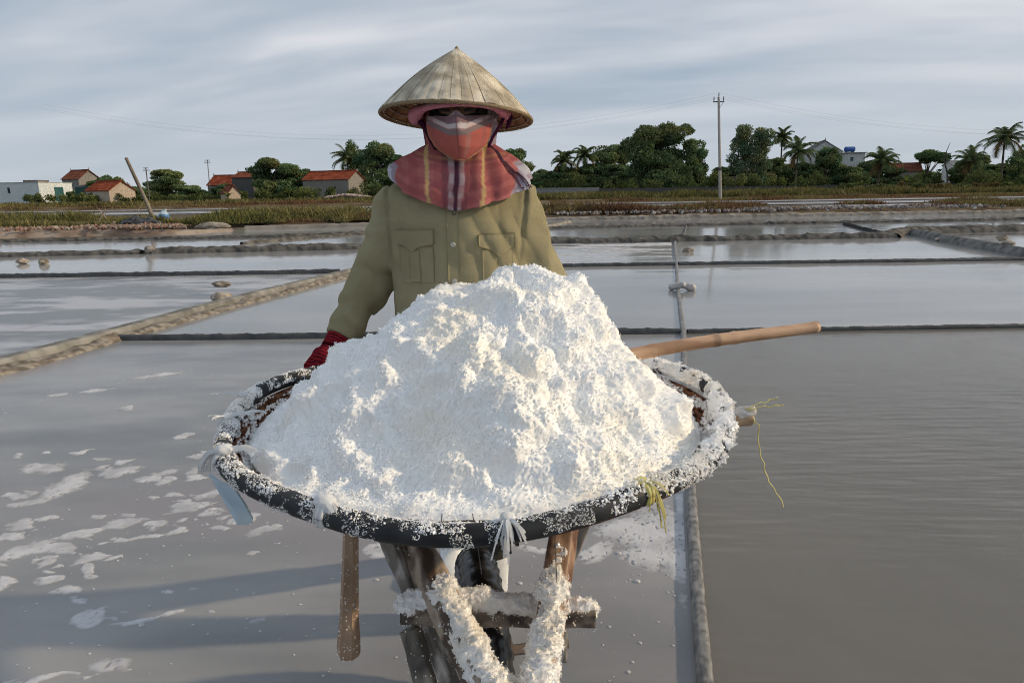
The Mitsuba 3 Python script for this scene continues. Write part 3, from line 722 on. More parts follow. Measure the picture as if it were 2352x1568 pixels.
PALMS = [(-32.71, 138.0, 1.5, 9.36, 6.2, 'palm tree left of the hat, beside the tall pale leafed tree'), (9.75, 122.0, 0.9, 7.03, 4.87, 'left palm of the pair behind the grey wall'), (13.66, 124.0, 0.84, 7.98, 5.27, 'right palm of the pair behind the grey wall'), (49.29, 124.0, 0.32, 10.48, 4.16, 'taller palm right of the slender trees'), (47.24, 112.0, 0.65, 7.48, 5.34, 'shorter palm in front, left of the white gabled house'), (58.98, 108.0, 1.29, 5.48, 5.15, 'low palm right of the white gabled house'), (77.05, 114.0, 1.36, 5.51, 5.14, 'low palm right of the bare snag'), (76.5, 106.0, 0.75, 8.63, 6.29, 'tallest palm, at the right edge')]
for i, (X, Y, z0, H, W, lab) in enumerate(PALMS):
    palm(X, Y, z0, H, W, 200 + i, lab)
for i, (X, Y, z0, H, W, lab) in enumerate([(-45.8, 110.0, 0.22, 1.86, 1.84, 'banana plant left of the small gabled shed'), (-43.7, 111.0, 0.31, 1.95, 1.86, 'banana plant right of the small gabled shed'), (-36.19, 111.0, 0.34, 2.29, 2.14, 'tall banana plant below the broad green tree'), (-33.38, 110.0, 0.38, 1.86, 1.56, 'banana plant farthest right below the broad green tree'), (-37.9, 109.0, 0.24, 1.37, 1.68, 'small banana plant below the broad green tree'), (-68.5, 114.0, 0.49, 1.93, 1.61, 'banana plant left of the big pink gable'), (58.6, 100.0, 1.0, 2.06, 1.93, 'banana plant below the low palm on the right'), (50.71, 98.0, 0.96, 1.53, 1.64, 'banana plant at the foot of the white gabled house')]):
    banana(X, Y, z0, H, W, 300 + i, lab)
BUSH = [(-62.9, 112.0, 0.01, 1.41, 3.6), (-74.36, 113.0, 0.16, 1.63, 3.63), (-76.64, 111.0, 0.09, 1.39, 3.57), (-70.81, 112.0, 0.2, 1.9, 3.31), (-67.69, 110.5, 0.04, 1.65, 3.37), (-61.02, 116.0, 0.05, 1.53, 4.48), (-55.68, 115.0, -0.01, 1.37, 5.18), (-50.76, 114.0, 0.23, 1.57, 4.4), (-45.58, 115.0, 0.31, 1.42, 3.63), (-40.12, 113.0, 0.23, 1.98, 5.09), (-35.02, 113.0, 0.3, 1.98, 5.09), (-31.38, 113.0, 0.38, 1.98, 4.36), (-23.62, 118.0, 0.66, 2.58, 5.31), (-25.76, 114.0, 0.58, 1.71, 2.93), (-18.29, 118.0, 0.95, 2.21, 3.04), (5.6, 110.0, 0.64, 2.27, 3.54), (11.33, 118.0, 0.52, 2.95, 5.32), (15.94, 108.0, 0.29, 2.23, 5.57), (20.04, 104.0, 0.26, 1.96, 5.36), (31.42, 104.0, 0.62, 2.92, 4.02), (33.77, 103.0, 0.58, 2.26, 3.32), (39.16, 105.0, 0.5, 2.63, 4.74), (41.47, 104.0, 0.47, 1.95, 4.02), (47.28, 105.0, 0.52, 2.49, 4.06), (45.89, 92.0, 0.42, 1.27, 2.97), (53.83, 104.0, 0.81, 2.08, 2.68), (49.52, 90.0, 0.49, 1.3, 3.49), (53.28, 92.0, 0.61, 1.33, 2.97), (52.37, 88.0, 0.67, 1.21, 3.41), (55.38, 88.0, 0.62, 1.21, 3.41), (58.34, 88.0, 0.58, 1.1, 4.55), (61.84, 88.0, 0.64, 1.1, 4.54), (65.42, 88.0, 0.59, 1.21, 3.98), (68.82, 100.0, 0.83, 2.06, 3.87), (75.57, 104.0, 0.95, 1.95, 4.02), (66.2, 106.0, 1.06, 1.99, 2.73), (3.96, 104.0, 0.69, 1.3, 2.01),
        (29.0, 104.5, 0.4, 1.4, 4.5), (36.5, 104.0, 0.5, 1.5, 4.0), (44.0, 103.0, 0.5, 2.0, 4.5), (62.0, 103.0, 0.8, 2.0, 4.5), (72.0, 102.0, 0.9, 2.0, 4.5), (80.0, 104.0, 0.9, 2.4, 5.0), (-80.5, 114.0, 0.1, 1.6, 3.6)]
MARKS = [(-0.72, 'the white building at the left edge'), (-0.633, 'the two storey red roofed house'), (-0.587, 'the big pink gable'), (-0.53, 'the leaning post'), (-0.50, 'the spreading tree'), (-0.413, 'the small gabled shed'), (-0.343, 'the broad green tree'), (-0.26, 'the long red roofed house'), (-0.186, 'the tall dense tree by the worker'),
         (0.045, 'the airy tree by the worker'), (0.095, 'the pair of palms'), (0.148, 'the loose crowned tree'), (0.22, 'the biggest tree'), (0.312, 'the utility pole'), (0.352, 'the slender trees'), (0.41, 'the two tall palms'), (0.47, 'the white gabled house'), (0.545, 'the low palm'), (0.615, 'the umbrella shaped tree'), (0.648, 'the bare snag'), (0.676, 'the palm by the snag'), (0.722, 'the tallest palm'), (0.76, 'the loose tree at the right edge')]
taken = {}


def beside(kind, X, Y):
    b_ = X / Y
    off, name = min((abs(b_ - m_), (b_ - m_, n_)) for m_, n_ in MARKS)
    d_, n_ = name
    w = 'in front of' if abs(d_) < 0.010 else ('right of' if d_ > 0 else 'left of')
    base = f'{kind} {w} {n_}'
    k = taken[base] = taken.get(base, 0) + 1
    return base + ['', ', the farther one', ', the farthest one', ', the lowest one', ', the last one'][min(k - 1, 4)]


for X, Y, z0, H, W, sd in sorted(BELT, key=lambda t: t[1]):
    tree('dense', X, Y, z0, H, W, sd, beside('low dark background tree', X, Y).replace('in front of', 'behind'), 'low trees of the background belt', 0.8)


for i, (X, Y, z0, H, W) in sorted(enumerate(BUSH), key=lambda t: t[1][1]):
    lime = i in (1, 3, 10, 19, 20, 22, 4)
    low = Y < 95
    H, W = (H * 1.25, W * 1.1) if Y > 95 else (H, W)
    lab = beside('low dry bush' if low else ('yellow green bush' if lime else 'dark green bush'), X, Y)
    bush(X, Y, z0, H, W, 400 + i, lab, 'lime' if lime else ('dry' if low and i % 2 else 'bush'), 'bushes at the foot of the trees')

# the far-off belt of trees
r = np.random.default_rng(31)
n = 26000
x = r.uniform(-330, 330, n)
top = 1.0 + 6.5 * fbm(np.column_stack([x * 0.035, x * 0, x * 0]), 4, 3) ** 1.6
c = np.column_stack([x, 262 + r.uniform(-8, 8, n), terrain_z(x, x * 0 + 262) + top * r.uniform(0, 1, n) ** 0.7])
v, f = leaf_quads(c, 0.55, r, 0.0, 0.7)
put('distant_trees', (v, f), np.repeat(np.array([0.06, 0.082, 0.048]) * r.uniform(0.7, 1.3, (n, 1)), 4, 0), 'leafmat', kind='stuff', label='far off low belt of trees along the horizon', cat='trees')

# grass on the banks
def grass(n, sampler, h, seed, cols, lab):
    r = np.random.default_rng(seed)
    p = sampler(r, n)
    a = r.uniform(0, 2 * np.pi, n)
    hh = h * p[:, 3] * r.uniform(0.5, 1.2, n)
    w = np.clip(hh * 0.09, 0.008, 0.05) * (1 + p[:, 1] / 40)
    d = np.column_stack([np.cos(a), np.sin(a), np.zeros(n)])
    tip = p[:, :3] + np.column_stack([r.normal(0, 0.45, n) * hh, r.normal(0, 0.45, n) * hh, hh])
    v = np.stack([p[:, :3] - d * w[:, None], p[:, :3] + d * w[:, None], tip], 1).reshape(-1, 3)
    f = np.arange(3 * n).reshape(-1, 3)
    t = fbm(np.column_stack([p[:, 0] * 0.35, p[:, 1] * 0.5, p[:, 0] * 0]), 3, seed)
    t = np.clip((t - 0.5) * 3 + 0.5 + r.normal(0, 0.15, n), 0, 1)[:, None]
    c = np.asarray(cols[0]) * (1 - t) + np.asarray(cols[1]) * t
    c = c * r.uniform(0.7, 1.3, (n, 1))
    put('dry_grass', (v, f), np.repeat(c, 3, 0), 'leafmat', kind='stuff', label=lab, cat='grass')


def band(x0, x1, yc, yw, thr, z=0.1, slope=0.0, sc=0.25):
    def s(r, n):
        x = r.uniform(x0, x1, 4 * n); y = yc(x) + r.uniform(-0.5, 0.5, 4 * n) * yw
        q = fbm(np.column_stack([x * sc, y * sc * 1.6, x * 0]), 3, int(abs(x0) + yw))
        k = q > thr
        x, y, q = x[k][:n], y[k][:n], q[k][:n]
        m = n - len(x)
        if m > 0:
            x, y, q = np.tile(x, 9)[:n], np.tile(y, 9)[:n], np.tile(q, 9)[:n]
        return np.column_stack([x, y, np.maximum(terrain_z(x, y), 0) + z, 0.5 + np.clip((q - thr) * 4, 0, 1)])
    return s


OL, RD, YG = (0.20, 0.178, 0.078), (0.17, 0.098, 0.06), (0.22, 0.195, 0.085)


def mound(name, pts, w, h, seed):
    dike(name, pts, w, h, mottled((0.10, 0.07, 0.045), (0.20, 0.155, 0.105), 0.8, seed, 1.5), seed, 0.4, 0.4, 2, kind='structure')


mound('bank', [(-70, 25), (-30, 26.5), (-14, 28.5), (-8, 31), (2, 35), (16, 36)], [5, 5, 5, 6, 6, 5], [0.22] * 6, 61)
mound('bank', [(1.5, 32), (12, 32.2), (30, 32.6), (60, 34)], 6, 0.24, 62)
mound('bank', [(-110, 69), (-40, 72), (-10, 74), (10, 72)], 12, 0.15, 63)
grass(30000, band(-48, -6.5, lambda x: 28.5 + 0.10 * (x + 14), 5.0, 0.44, 0.12), 0.37, 1, ((0.15, 0.155, 0.06), YG), 'olive and straw grass on the left bank behind the leaning post')
grass(9000, band(-9, 3, lambda x: 31.5 + 0.3 * x, 4.5, 0.44, 0.14), 0.25, 12, (OL, RD), 'reddish dry grass on the bank directly behind the worker')
grass(15000, band(1.8, 46, lambda x: 32.0 + 0.03 * x, 4.0, 0.50, 0.14), 0.36, 2, (RD, OL), 'dry grass tufts along the bank right of the worker')
grass(16000, band(-85, -8, lambda x: 73 + 0.02 * x, 10, 0.45, 0.06), 0.32, 3, (OL, RD), 'far belt of dry grass before the houses on the left')
grass(16000, band(-95, 6, lambda x: 93 + 0.0 * x, 18, 0.36, 0.0), 0.42, 4, (OL, (0.10, 0.10, 0.04)), 'tall scrub grass at the foot of the left houses')
grass(20000, band(3, 85, lambda x: 88 + 0.0 * x, 14, 0.36, 0.0), 0.55, 5, (OL, (0.12, 0.12, 0.045)), 'tall scrub grass along the foot of the wall on the right')
grass(9000, band(2, 60, lambda x: 45.5 + 0.03 * x, 4.0, 0.50, 0.0), 0.30, 16, (RD, OL), 'reddish plants between the two pale strips of pan on the right')
grass(9000, band(4, 75, lambda x: 68 + 0.03 * x, 9, 0.46, 0.0), 0.26, 6, (RD, OL), 'low reddish plants on the flats around the utility pole')

# ------------------------------------------------------------------ houses
PL = lambda a, b, s=0.6, sd=1: mottled(a, b, s, sd, 0.9, oct=5)
WHITE, PINK, GREYW, DARKW = PL((0.50, 0.52, 0.52), (0.62, 0.64, 0.63)), PL((0.42, 0.34, 0.27), (0.56, 0.47, 0.39)), PL((0.22, 0.215, 0.205), (0.36, 0.34, 0.315)), PL((0.085, 0.085, 0.09), (0.16, 0.155, 0.15))


def wall_open(x0, x1, z0, z1, y, th, holes):
    m = m3.Manifold.cube([x1 - x0, th, z1 - z0], False).translate([x0, y, z0])
    for a, b, c, d in holes:
        m = m - m3.Manifold.cube([b - a, th * 3, d - c], False).translate([a, y - th, c])
    return m


def rot(mesh, ang, cx, cy):
    v, f = V(mesh)
    c, s = math.cos(ang), math.sin(ang)
    w = v.copy()
    w[:, 0] = cx + (v[:, 0] - cx) * c - (v[:, 1] - cy) * s
    w[:, 1] = cy + (v[:, 0] - cx) * s + (v[:, 1] - cy) * c
    return w, f


def gable_house(name, lab, cx, cy, L, D, z0, eave, ridge, wallc, roofc, ang=0.0, windows=(), over=0.25, finial=False, tiles=True, ridge_along='x'):
    """walls L along x, D along y, then turned by ang about its centre"""
    key = thing(name, lab, 'house')
    R = lambda m: rot(m, ang, cx, cy)
    x0, x1, y0, y1 = cx - L / 2, cx + L / 2, cy - D / 2, cy + D / 2
    m = m3.Manifold.cube([L, D, eave - z0], False).translate([x0, y0, z0])
    cs = m3.CrossSection([[(y0, eave - 0.01), (y1, eave - 0.01), (cy, ridge - 0.12)]])
    g = m3.Manifold.extrude(cs, L).transform([[0, 0, 1, x0], [1, 0, 0, 0], [0, 1, 0, 0]])
    m = m + g
    for (a, b, c, d, kind) in windows:
        m = m - m3.Manifold.cube([b - a, 0.24, d - c], False).translate([cx + a, y0 - 0.12, c])
    put('wall', R(m), wallc, parent=key)
    for (a, b, c, d, kind) in windows:
        w = put('window' if kind == 'w' else 'door', R(box(cx + a, cx + b, y0 + 0.08, y0 + 0.11, c, d)), (0.03, 0.035, 0.04) if kind == 'w' else (0.09, 0.08, 0.07), 'semi', parent=key)
        if kind == 'w':
            fr = [box(cx + a, cx + a + 0.06, y0 + 0.02, y0 + 0.075, c, d), box(cx + b - 0.06, cx + b, y0 + 0.02, y0 + 0.075, c, d), box(cx + a + 0.06, cx + b - 0.06, y0 + 0.02, y0 + 0.075, d - 0.06, d), box(cx + a + 0.06, cx + b - 0.06, y0 + 0.02, y0 + 0.075, c, c + 0.06), box(cx + (a + b) / 2 - 0.03, cx + (a + b) / 2 + 0.03, y0 + 0.02, y0 + 0.075, c + 0.06, d - 0.06)]
            put('frame', R(cat(fr)), (0.45, 0.45, 0.42), parent=w)
    sl = math.hypot(D / 2, ridge - eave)
    roofs = []
    for s in (-1, 1):
        n, mm = max(10, int((L + 2 * over) / 0.30) * 3), 8
        t = np.linspace(0, 1 + over / sl, mm)
        xs = np.linspace(x0 - over, x1 + over, n)
        P = np.zeros((n, mm, 3))
        P[..., 0] = xs[:, None]
        P[..., 1] = cy + s * t[None] * D / 2
        P[..., 2] = ridge - t[None] * (ridge - eave) + 0.035 * np.cos(xs * 2 * np.pi / 0.30)[:, None] + 0.03 * (np.arange(mm) % 2)[None]
        roofs.append(thick(P if s > 0 else P[::-1], 0.10))
    rc = mottled(*roofc, 1.6, 7, 1.6)
    rk = put('roof', R(cat(roofs)), rc, parent=key)
    put('ridge_cap', R(tube([(x0 - over, cy, ridge + 0.05), (x1 + over, cy, ridge + 0.05)], 0.11, 6)), rc, parent=rk)
    if finial:
        for xx in (x0 - over, x1 + over):
            put('finial', R(tube([(xx, cy, ridge), (xx, cy, ridge + 0.25), (xx, cy, ridge + 0.55)], [0.10, 0.06, 0.02], 6)), (0.14, 0.13, 0.12), parent=rk)
    return key


RED = ((0.17, 0.045, 0.025), (0.30, 0.085, 0.048))
RED2 = ((0.13, 0.05, 0.035), (0.22, 0.085, 0.055))
# white building at the far left edge
wb = thing('white_building', 'plain white flat roofed building at the left edge with one small window', 'building')
m = m3.Manifold.cube([16, 9, 3.75], False).translate([-97.8, 118, 0.0]) - m3.Manifold.cube([0.5, 0.4, 1.0], False).translate([-87.35, 117.9, 2.0])
put('wall', m, PL((0.58, 0.64, 0.66), (0.70, 0.74, 0.75)), parent=wb)
put('window', box(-87.35, -86.85, 118.12, 118.15, 2.0, 3.0), (0.03, 0.035, 0.04), 'semi', parent=wb)
rf = put('roof', box(-97.9, -81.7, 117.9, 127.1, 3.752, 3.87, 0.02), (0.45, 0.48, 0.49), parent=wb)
put('roof_shed', box(-85.8, -83.2, 120, 123, 3.872, 4.25, 0.03), (0.16, 0.13, 0.12), parent=wb)
gable_house('red_roofed_house', 'small two storey red roofed house at the far left', -88.7, 141, 5.2, 4.6, 0.8, 4.9, 6.6, GREYW, RED2, -0.42, finial=True)
gable_house('red_roofed_house', 'red roofed house with a big pale pink gable, left of the leaning post', -66.8, 113.5, 6.4, 4.4, 0.0, 2.3, 3.75, PINK, RED, -0.50)
gable_house('red_roofed_house', 'bright red roof half hidden behind the broad green tree', -56.4, 136, 5.6, 5.0, 0.6, 3.2, 5.0, GREYW, RED, -0.25, finial=True)
gable_house('grey_house', 'dark grey two storey house beside the bright red roof', -49.2, 129, 4.6, 4.5, 0.4, 4.4, 5.35, DARKW, RED2, -0.3, finial=True)
gable_house('gabled_shed', 'small shed with a pink gable among banana plants', -46.6, 113, 2.6, 2.2, 0.1, 1.55, 2.75, PINK, RED2, -0.75)
gable_house('red_roofed_house', 'long red roofed grey house just left of the worker', -31.5, 121.5, 9.4, 5.0, 0.4, 3.65, 5.05, PL((0.20, 0.19, 0.175), (0.30, 0.28, 0.25)), RED, -0.34, windows=((1.2, 2.2, 1.3, 2.5, 'w'),))
# white gabled house on the right with a block carrying a blue tank
gable_house('white_house', 'tall white gabled house on the right with a blue tank on its annex', 61.0, 134.5, 9.0, 6.4, 0.8, 7.6, 9.6, WHITE, ((0.16, 0.15, 0.145), (0.24, 0.225, 0.21)), math.pi / 2 - 0.25, finial=True)
wk = 'white_house'
m = m3.Manifold.cube([3.6, 3.4, 6.1], False).translate([62.0, 126, 0.9])
for a, b, c, d in ((62.5, 63.3, 3.6, 4.7), (62.9, 63.5, 5.6, 6.3)):
    m = m - m3.Manifold.cube([b - a, 0.4, d - c], False).translate([a, 125.8, c])
ak = put('annex', m, WHITE, parent=wk)
for a, b, c, d in ((62.5, 63.3, 3.6, 4.7), (62.9, 63.5, 5.6, 6.3)):
    put('window', box(a, b, 126.12, 126.15, c, d), (0.06, 0.10, 0.10), 'semi', parent=ak)
put('roof_slab', box(61.7, 65.9, 125.7, 129.7, 7.003, 7.15, 0.02), (0.30, 0.30, 0.29), parent=ak)
put('window', box(60.75, 61.55, 129.75, 129.83, 6.1, 7.3), (0.05, 0.055, 0.06), 'semi', parent=wk)
tk = put('water_tank', tube([(62.4, 127.3, 7.75), (62.45, 127.3, 7.75), (64.1, 127.3, 7.75), (64.15, 127.3, 7.75)], [0.40, 0.48, 0.48, 0.40], 16), (0.02, 0.09, 0.36), 'semi', True, label='bright blue cylindrical water tank on the annex of the white house', cat='water tank')
put('stand', cat([box(62.6, 62.75, 126.9, 127.7, 7.153, 7.40), box(63.8, 63.95, 126.9, 127.7, 7.153, 7.40)]), (0.2, 0.2, 0.2), parent=tk)
gable_house('red_roofed_house', 'low house with an orange red roof behind the umbrella shaped tree', 70.5, 122, 5.0, 4.4, 0.9, 3.6, 4.9, PL((0.26, 0.24, 0.20), (0.36, 0.33, 0.28)), ((0.15, 0.06, 0.04), (0.23, 0.095, 0.06)), -0.35)
gable_house('grey_house', 'small pale grey house between the snag and the low palm at the right', 92.0, 141, 2.6, 3.0, 0.8, 5.0, 5.8, WHITE, ((0.25, 0.25, 0.25), (0.35, 0.35, 0.35)), 0.1)
gable_house('dark_shed', 'dark flat roofed shed behind the utility pole', 36.6, 109.5, 5.0, 3.0, 0.4, 2.3, 2.75, DARKW, ((0.06, 0.05, 0.045), (0.10, 0.085, 0.075)), 0.0)
tq = put('tin_fence', box(-81.2, -79.6, 121, 121.06, 0.5, 3.0), mottled((0.10, 0.24, 0.21), (0.16, 0.33, 0.28), 1.5, 3), label='turquoise sheet fence right of the white building', cat='fence')
put('tin_fence', box(-76.2, -73.8, 119, 119.06, 0.4, 2.9), mottled((0.035, 0.085, 0.085), (0.06, 0.12, 0.115), 1.5, 3), label='dark teal sheet fence left of the big pink gable', cat='fence')
gw = put('block_wall', wall_open(3.5, 13.2, -0.1, 1.42, 100, 0.2, []), mottled((0.24, 0.235, 0.235), (0.34, 0.33, 0.325), 1.2, 5, 1.4), label='light grey plain block wall right of the worker', cat='wall')
put('coping', box(3.45, 13.25, 99.96, 100.24, 1.423, 1.50, 0.01), (0.30, 0.295, 0.29), parent=gw)
fk = put('block_wall', wall_open(13.4, 72, 0.0, 1.32, 102, 0.15, []), mottled((0.06, 0.058, 0.056), (0.11, 0.105, 0.10), 1.0, 6, 1.4), label='long dark low wall at the foot of the trees on the right', cat='wall')
for x in np.arange(16, 72, 4.5):
    put('post', box(x, x + 0.22, 101.93, 102.22, 0.0, 1.42, 0.01), (0.11, 0.105, 0.10), parent=fk)

# ------------------------------------------------------------------ poles and wires
CONC = mottled((0.36, 0.345, 0.33), (0.48, 0.465, 0.44), 1.2, 9)
pk = thing('utility_pole', 'tall pale concrete utility pole with a small crossarm, right of the biggest tree', 'utility pole')
pb, pt = np.array([22.21, 71.1, -0.3]), np.array([21.45, 71.1, 10.2])
put('pole', tube([pb, pb * 0.5 + pt * 0.5, pt], [0.17, 0.145, 0.11], 10), CONC, 'rough', True, parent=pk)
put('crossarm', box(20.90, 22.02, 71.02, 71.12, 9.70, 9.80), (0.20, 0.195, 0.19), parent=pk)
put('brace', tube([(21.95, 71.0, 9.7), (21.52, 71.0, 9.1)], 0.025, 5), (0.2, 0.2, 0.2), parent=pk)
for x, z in ((20.97, 9.80), (21.95, 9.80), (21.45, 10.2)):
    put('insulator', tube([(x, 71.07, z), (x, 71.07, z + 0.2), (x, 71.07, z + 0.45)], [0.03, 0.06, 0.035], 8), (0.10, 0.085, 0.075), 'semi', parent=pk)
put('band', tube([(21.97, 71.1, 2.95), (21.95, 71.1, 3.25)], 0.2, 10), (0.10, 0.09, 0.085), parent=pk)


def wire(a, b, sag, lab, rad=0.0048):
    t = np.linspace(0, 1, 25)[:, None]
    P = np.asarray(a) * (1 - t) + np.asarray(b) * t
    P[:, 2] -= sag * 4 * (t * (1 - t))[:, 0]
    put('wire', tube(P, rad, 4), (0.40, 0.41, 0.43), label=lab, cat='wire', group='overhead wires strung from the utility pole')


for x, z, nm in ((20.97, 10.2, 'left insulator'), (21.45, 10.6, 'pole top insulator'), (21.95, 10.2, 'right insulator')):
    wire((x, 71.07, z), (x - 70, 73, z + 0.1), 3.6, f'thin overhead wire running left from the {nm} of the utility pole')
    wire((x, 71.07, z), (x + 75, 74, z + 0.1), 4.2, f'thin overhead wire running right from the {nm} of the utility pole')
for (x, y, z0, z1, lab, arm) in ((-63.95, 120, 0.0, 6.1, 'small dark wooden pole with a crossarm left of the spreading tree', 1), (-57.5, 130, 0.0, 7.75, 'thin pole with a forked top between the left trees', 2)):
    k = thing('pole', lab, 'pole')
    put('mast', tube([(x, y, z0), (x + 0.1 * arm, y, z1)], 0.09 if arm == 1 else 0.07, 6), (0.17, 0.155, 0.14), parent=k)
    put('crossarm', box(x - 0.45, x + 0.75, y - 0.05, y + 0.05, z1 - 0.55, z1 - 0.43), (0.3, 0.3, 0.3), parent=k)
    put('crossarm', box(x - 0.35, x + 0.6, y - 0.05, y + 0.05, z1 - 0.15, z1 - 0.05), (0.4, 0.4, 0.4), parent=k)
sk = thing('dead_tree', 'thin bare crooked snag right of the umbrella shaped tree', 'tree')
put('trunk', tube([(68.0, 105, 0.6), (67.6, 105, 3.0), (66.9, 105, 4.8), (67.1, 105, 6.1), (67.5, 105, 7.4)], [0.14, 0.11, 0.09, 0.06, 0.03], 6), (0.09, 0.08, 0.07), parent=sk)
put('branch', tube([(66.95, 105, 5.0), (67.6, 105, 5.6), (68.0, 105, 6.0)], [0.06, 0.04, 0.02], 5), (0.09, 0.08, 0.07), parent=sk)

# ------------------------------------------------------------------ leaning post and heap of junk on the left bank
lp = thing('leaning_post', 'weathered wooden post leaning left on the left bank', 'post')
put('post', tube([(-14.27, 27, 0.1), (-14.5, 27, 0.95), (-14.8, 27, 1.85), (-15.09, 27, 2.72)], [0.085, 0.075, 0.07, 0.062], 9), mottled((0.16, 0.13, 0.10), (0.32, 0.275, 0.225), 5, 3, stretch=(1, 1, 0.2)), 'rough', True, parent=lp)
put('rope', tube([(-14.55, 26.9, 1.05), (-14.75, 26.8, 0.75), (-14.8, 26.7, 0.35), (-14.75, 26.7, 0.15)], 0.012, 5), (0.32, 0.28, 0.18), parent=lp)
jk = thing('water_jar', 'blue and white plastic jar beside the foot of the leaning post', 'jar')
jz = nets(lambda P: smin(ell(P, (-13.95, 27.1, 0.42), (0.20, 0.20, 0.22)), caps(P, (-13.95, 27.1, 0.6), (-13.85, 27.1, 0.68), 0.07, 0.05), 0.05), (-14.3, 26.8, 0.1), (-13.6, 27.4, 0.8), 0.03)
put('body', jz, lambda v: np.where(((v[:, 2] > 0.34) & (v[:, 2] < 0.52))[:, None], [0.06, 0.22, 0.50], [0.42, 0.55, 0.62]), 'semi', True, parent=jk)
put('plastic_drum', tube([(-14.75, 27.4, 0.30), (-14.70, 27.4, 0.30), (-14.2, 27.4, 0.36), (-14.15, 27.4, 0.36)], [0.14, 0.19, 0.19, 0.14], 12), (0.42, 0.45, 0.43), 'semi', True, label='pale drum lying behind the foot of the leaning post', cat='drum')
tp = nets(lambda P: ell(P, (-13.7, 24.85, 0.12), (0.72, 0.35, 0.34)) + 0.16 * (np.abs(2 * N3(P * 4.5, 6) - 1) - 0.4) + 0.09 * (np.abs(2 * N3(P * 10, 7) - 1) - 0.4), (-14.7, 24.3, -0.1), (-12.8, 25.4, 0.65), 0.035)
put('tarpaulin', tp, mottled((0.012, 0.012, 0.013), (0.05, 0.05, 0.053), 4, 4), 'semi', True, label='crumpled black tarpaulin heap in front of the leaning post', cat='tarpaulin')
for a, b, r_, c_, lab in (((-13.4, 24.5, 0.10), (-12.6, 24.7, 0.22), 0.05, (0.36, 0.26, 0.19), 'short plank leaning on the right side of the black tarpaulin'), ((-14.75, 24.6, 0.04), (-14.5, 24.6, 0.34), 0.05, (0.33, 0.27, 0.22), 'broken board standing left of the black tarpaulin'), ((-13.9, 24.2, 0.05), (-13.75, 24.2, 0.22), 0.05, (0.55, 0.53, 0.50), 'whitish pipe stub in front of the black tarpaulin'), ((-16.3, 26.5, 0.2), (-15.9, 26.5, 0.75), 0.025, (0.36, 0.31, 0.26), 'thin crossed stick in the grass left of the leaning post'), ((-15.95, 26.55, 0.4), (-16.2, 26.55, 0.78), 0.02, (0.36, 0.31, 0.26), 'shorter crossed stick in the grass left of the leaning post'), ((-12.3, 24.5, 0.08), (-11.9, 24.6, 0.12), 0.09, (0.30, 0.24, 0.20), 'stubby log right of the black tarpaulin')):
    put('timber', tube([a, b], r_, 6), c_, label=lab, cat='timber')
put('slab', rockmesh((-10.9, 24.6, 0.12), (0.62, 0.25, 0.16), 12, 3, 0.25), STC, smooth=True, label='pale broken cement slab on the left bank near the worker', cat='slab')

# ------------------------------------------------------------------ wheelbarrow
RC, RR, RZ, RT = np.array([-0.068, 1.205]), 0.456, 0.849, 0.0150     # rim centre, radius, height, tube radius
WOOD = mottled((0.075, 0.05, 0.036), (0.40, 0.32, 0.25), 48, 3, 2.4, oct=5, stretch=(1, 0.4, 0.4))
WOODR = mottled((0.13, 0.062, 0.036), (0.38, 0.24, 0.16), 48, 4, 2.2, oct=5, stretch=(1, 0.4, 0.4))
WGREY = mottled((0.20, 0.18, 0.16), (0.66, 0.64, 0.61), 42, 6, 2.6, oct=5, stretch=(1, 1, 0.25))
scene['rubber'] = {'type': 'twosided', 'bsdf': {'type': 'principled', 'base_color': VC, 'roughness': 0.48, 'specular': 0.22}}
scene['crystal'] = {'type': 'twosided', 'bsdf': {'type': 'principled', 'base_color': VC, 'roughness': 0.2, 'specular': 0.5}}
bw = thing('wheelbarrow', 'wooden wheelbarrow with a wide woven basket and black rubber rim heaped with salt', 'wheelbarrow')


def rough_beam(a, b, w, h, seed, upv=(0, 0, 1), taper=1.0, amp=0.004, step=0.0032):
    """a squared, worn timber from a to b"""
    a, b = np.asarray(a, float), np.asarray(b, float)
    L = np.linalg.norm(b - a)
    d = (b - a) / L
    s = np.cross(d, upv); s /= np.linalg.norm(s)
    u = np.cross(s, d)
    n = max(6, int(L / step))
    t = np.linspace(0, 1, n)
    m = 44
    ang = np.arange(m) * 2 * np.pi / m
    ca, sa = np.cos(ang), np.sin(ang)
    k = 1 / (np.abs(ca) ** 7 + np.abs(sa) ** 7) ** (1 / 7)
    k = np.stack([ca * k, sa * k], 1)
    sc = 1 + (taper - 1) * t
    P = a + t[:, None, None] * (b - a) + s * (k[None, :, 0:1] * w / 2 * sc[:, None, None]) + u * (k[None, :, 1:2] * h / 2 * sc[:, None, None])
    q = np.stack([np.repeat(t[:, None] * L * 14, m, 1), np.repeat(ca[None] * 1.6, n, 0), np.repeat(sa[None] * 1.6, n, 0)], -1)
    nz = fbm(q + seed * 5.3, 4, seed) - 0.5
    P = P + (s * k[None, :, 0:1] + u * k[None, :, 1:2]) * (nz * 2 * amp)[..., None]
    v = P.reshape(-1, 3)
    i, j = np.meshgrid(np.arange(n - 1), np.arange(m), indexing='ij')
    qd = np.stack([i * m + j, i * m + (j + 1) % m, (i + 1) * m + (j + 1) % m, (i + 1) * m + j], -1).reshape(-1, 4)
    f = np.vstack([qd[:, [0, 1, 2]], qd[:, [0, 2, 3]]])
    K = len(v)
    v = np.vstack([v, a[None], b[None]])
    j = np.arange(m)
    f = np.vstack([f, np.stack([j * 0 + K, (j + 1) % m, j], 1), np.stack([j * 0 + K + 1, (n - 1) * m + j, (n - 1) * m + (j + 1) % m], 1)])
    return v, f


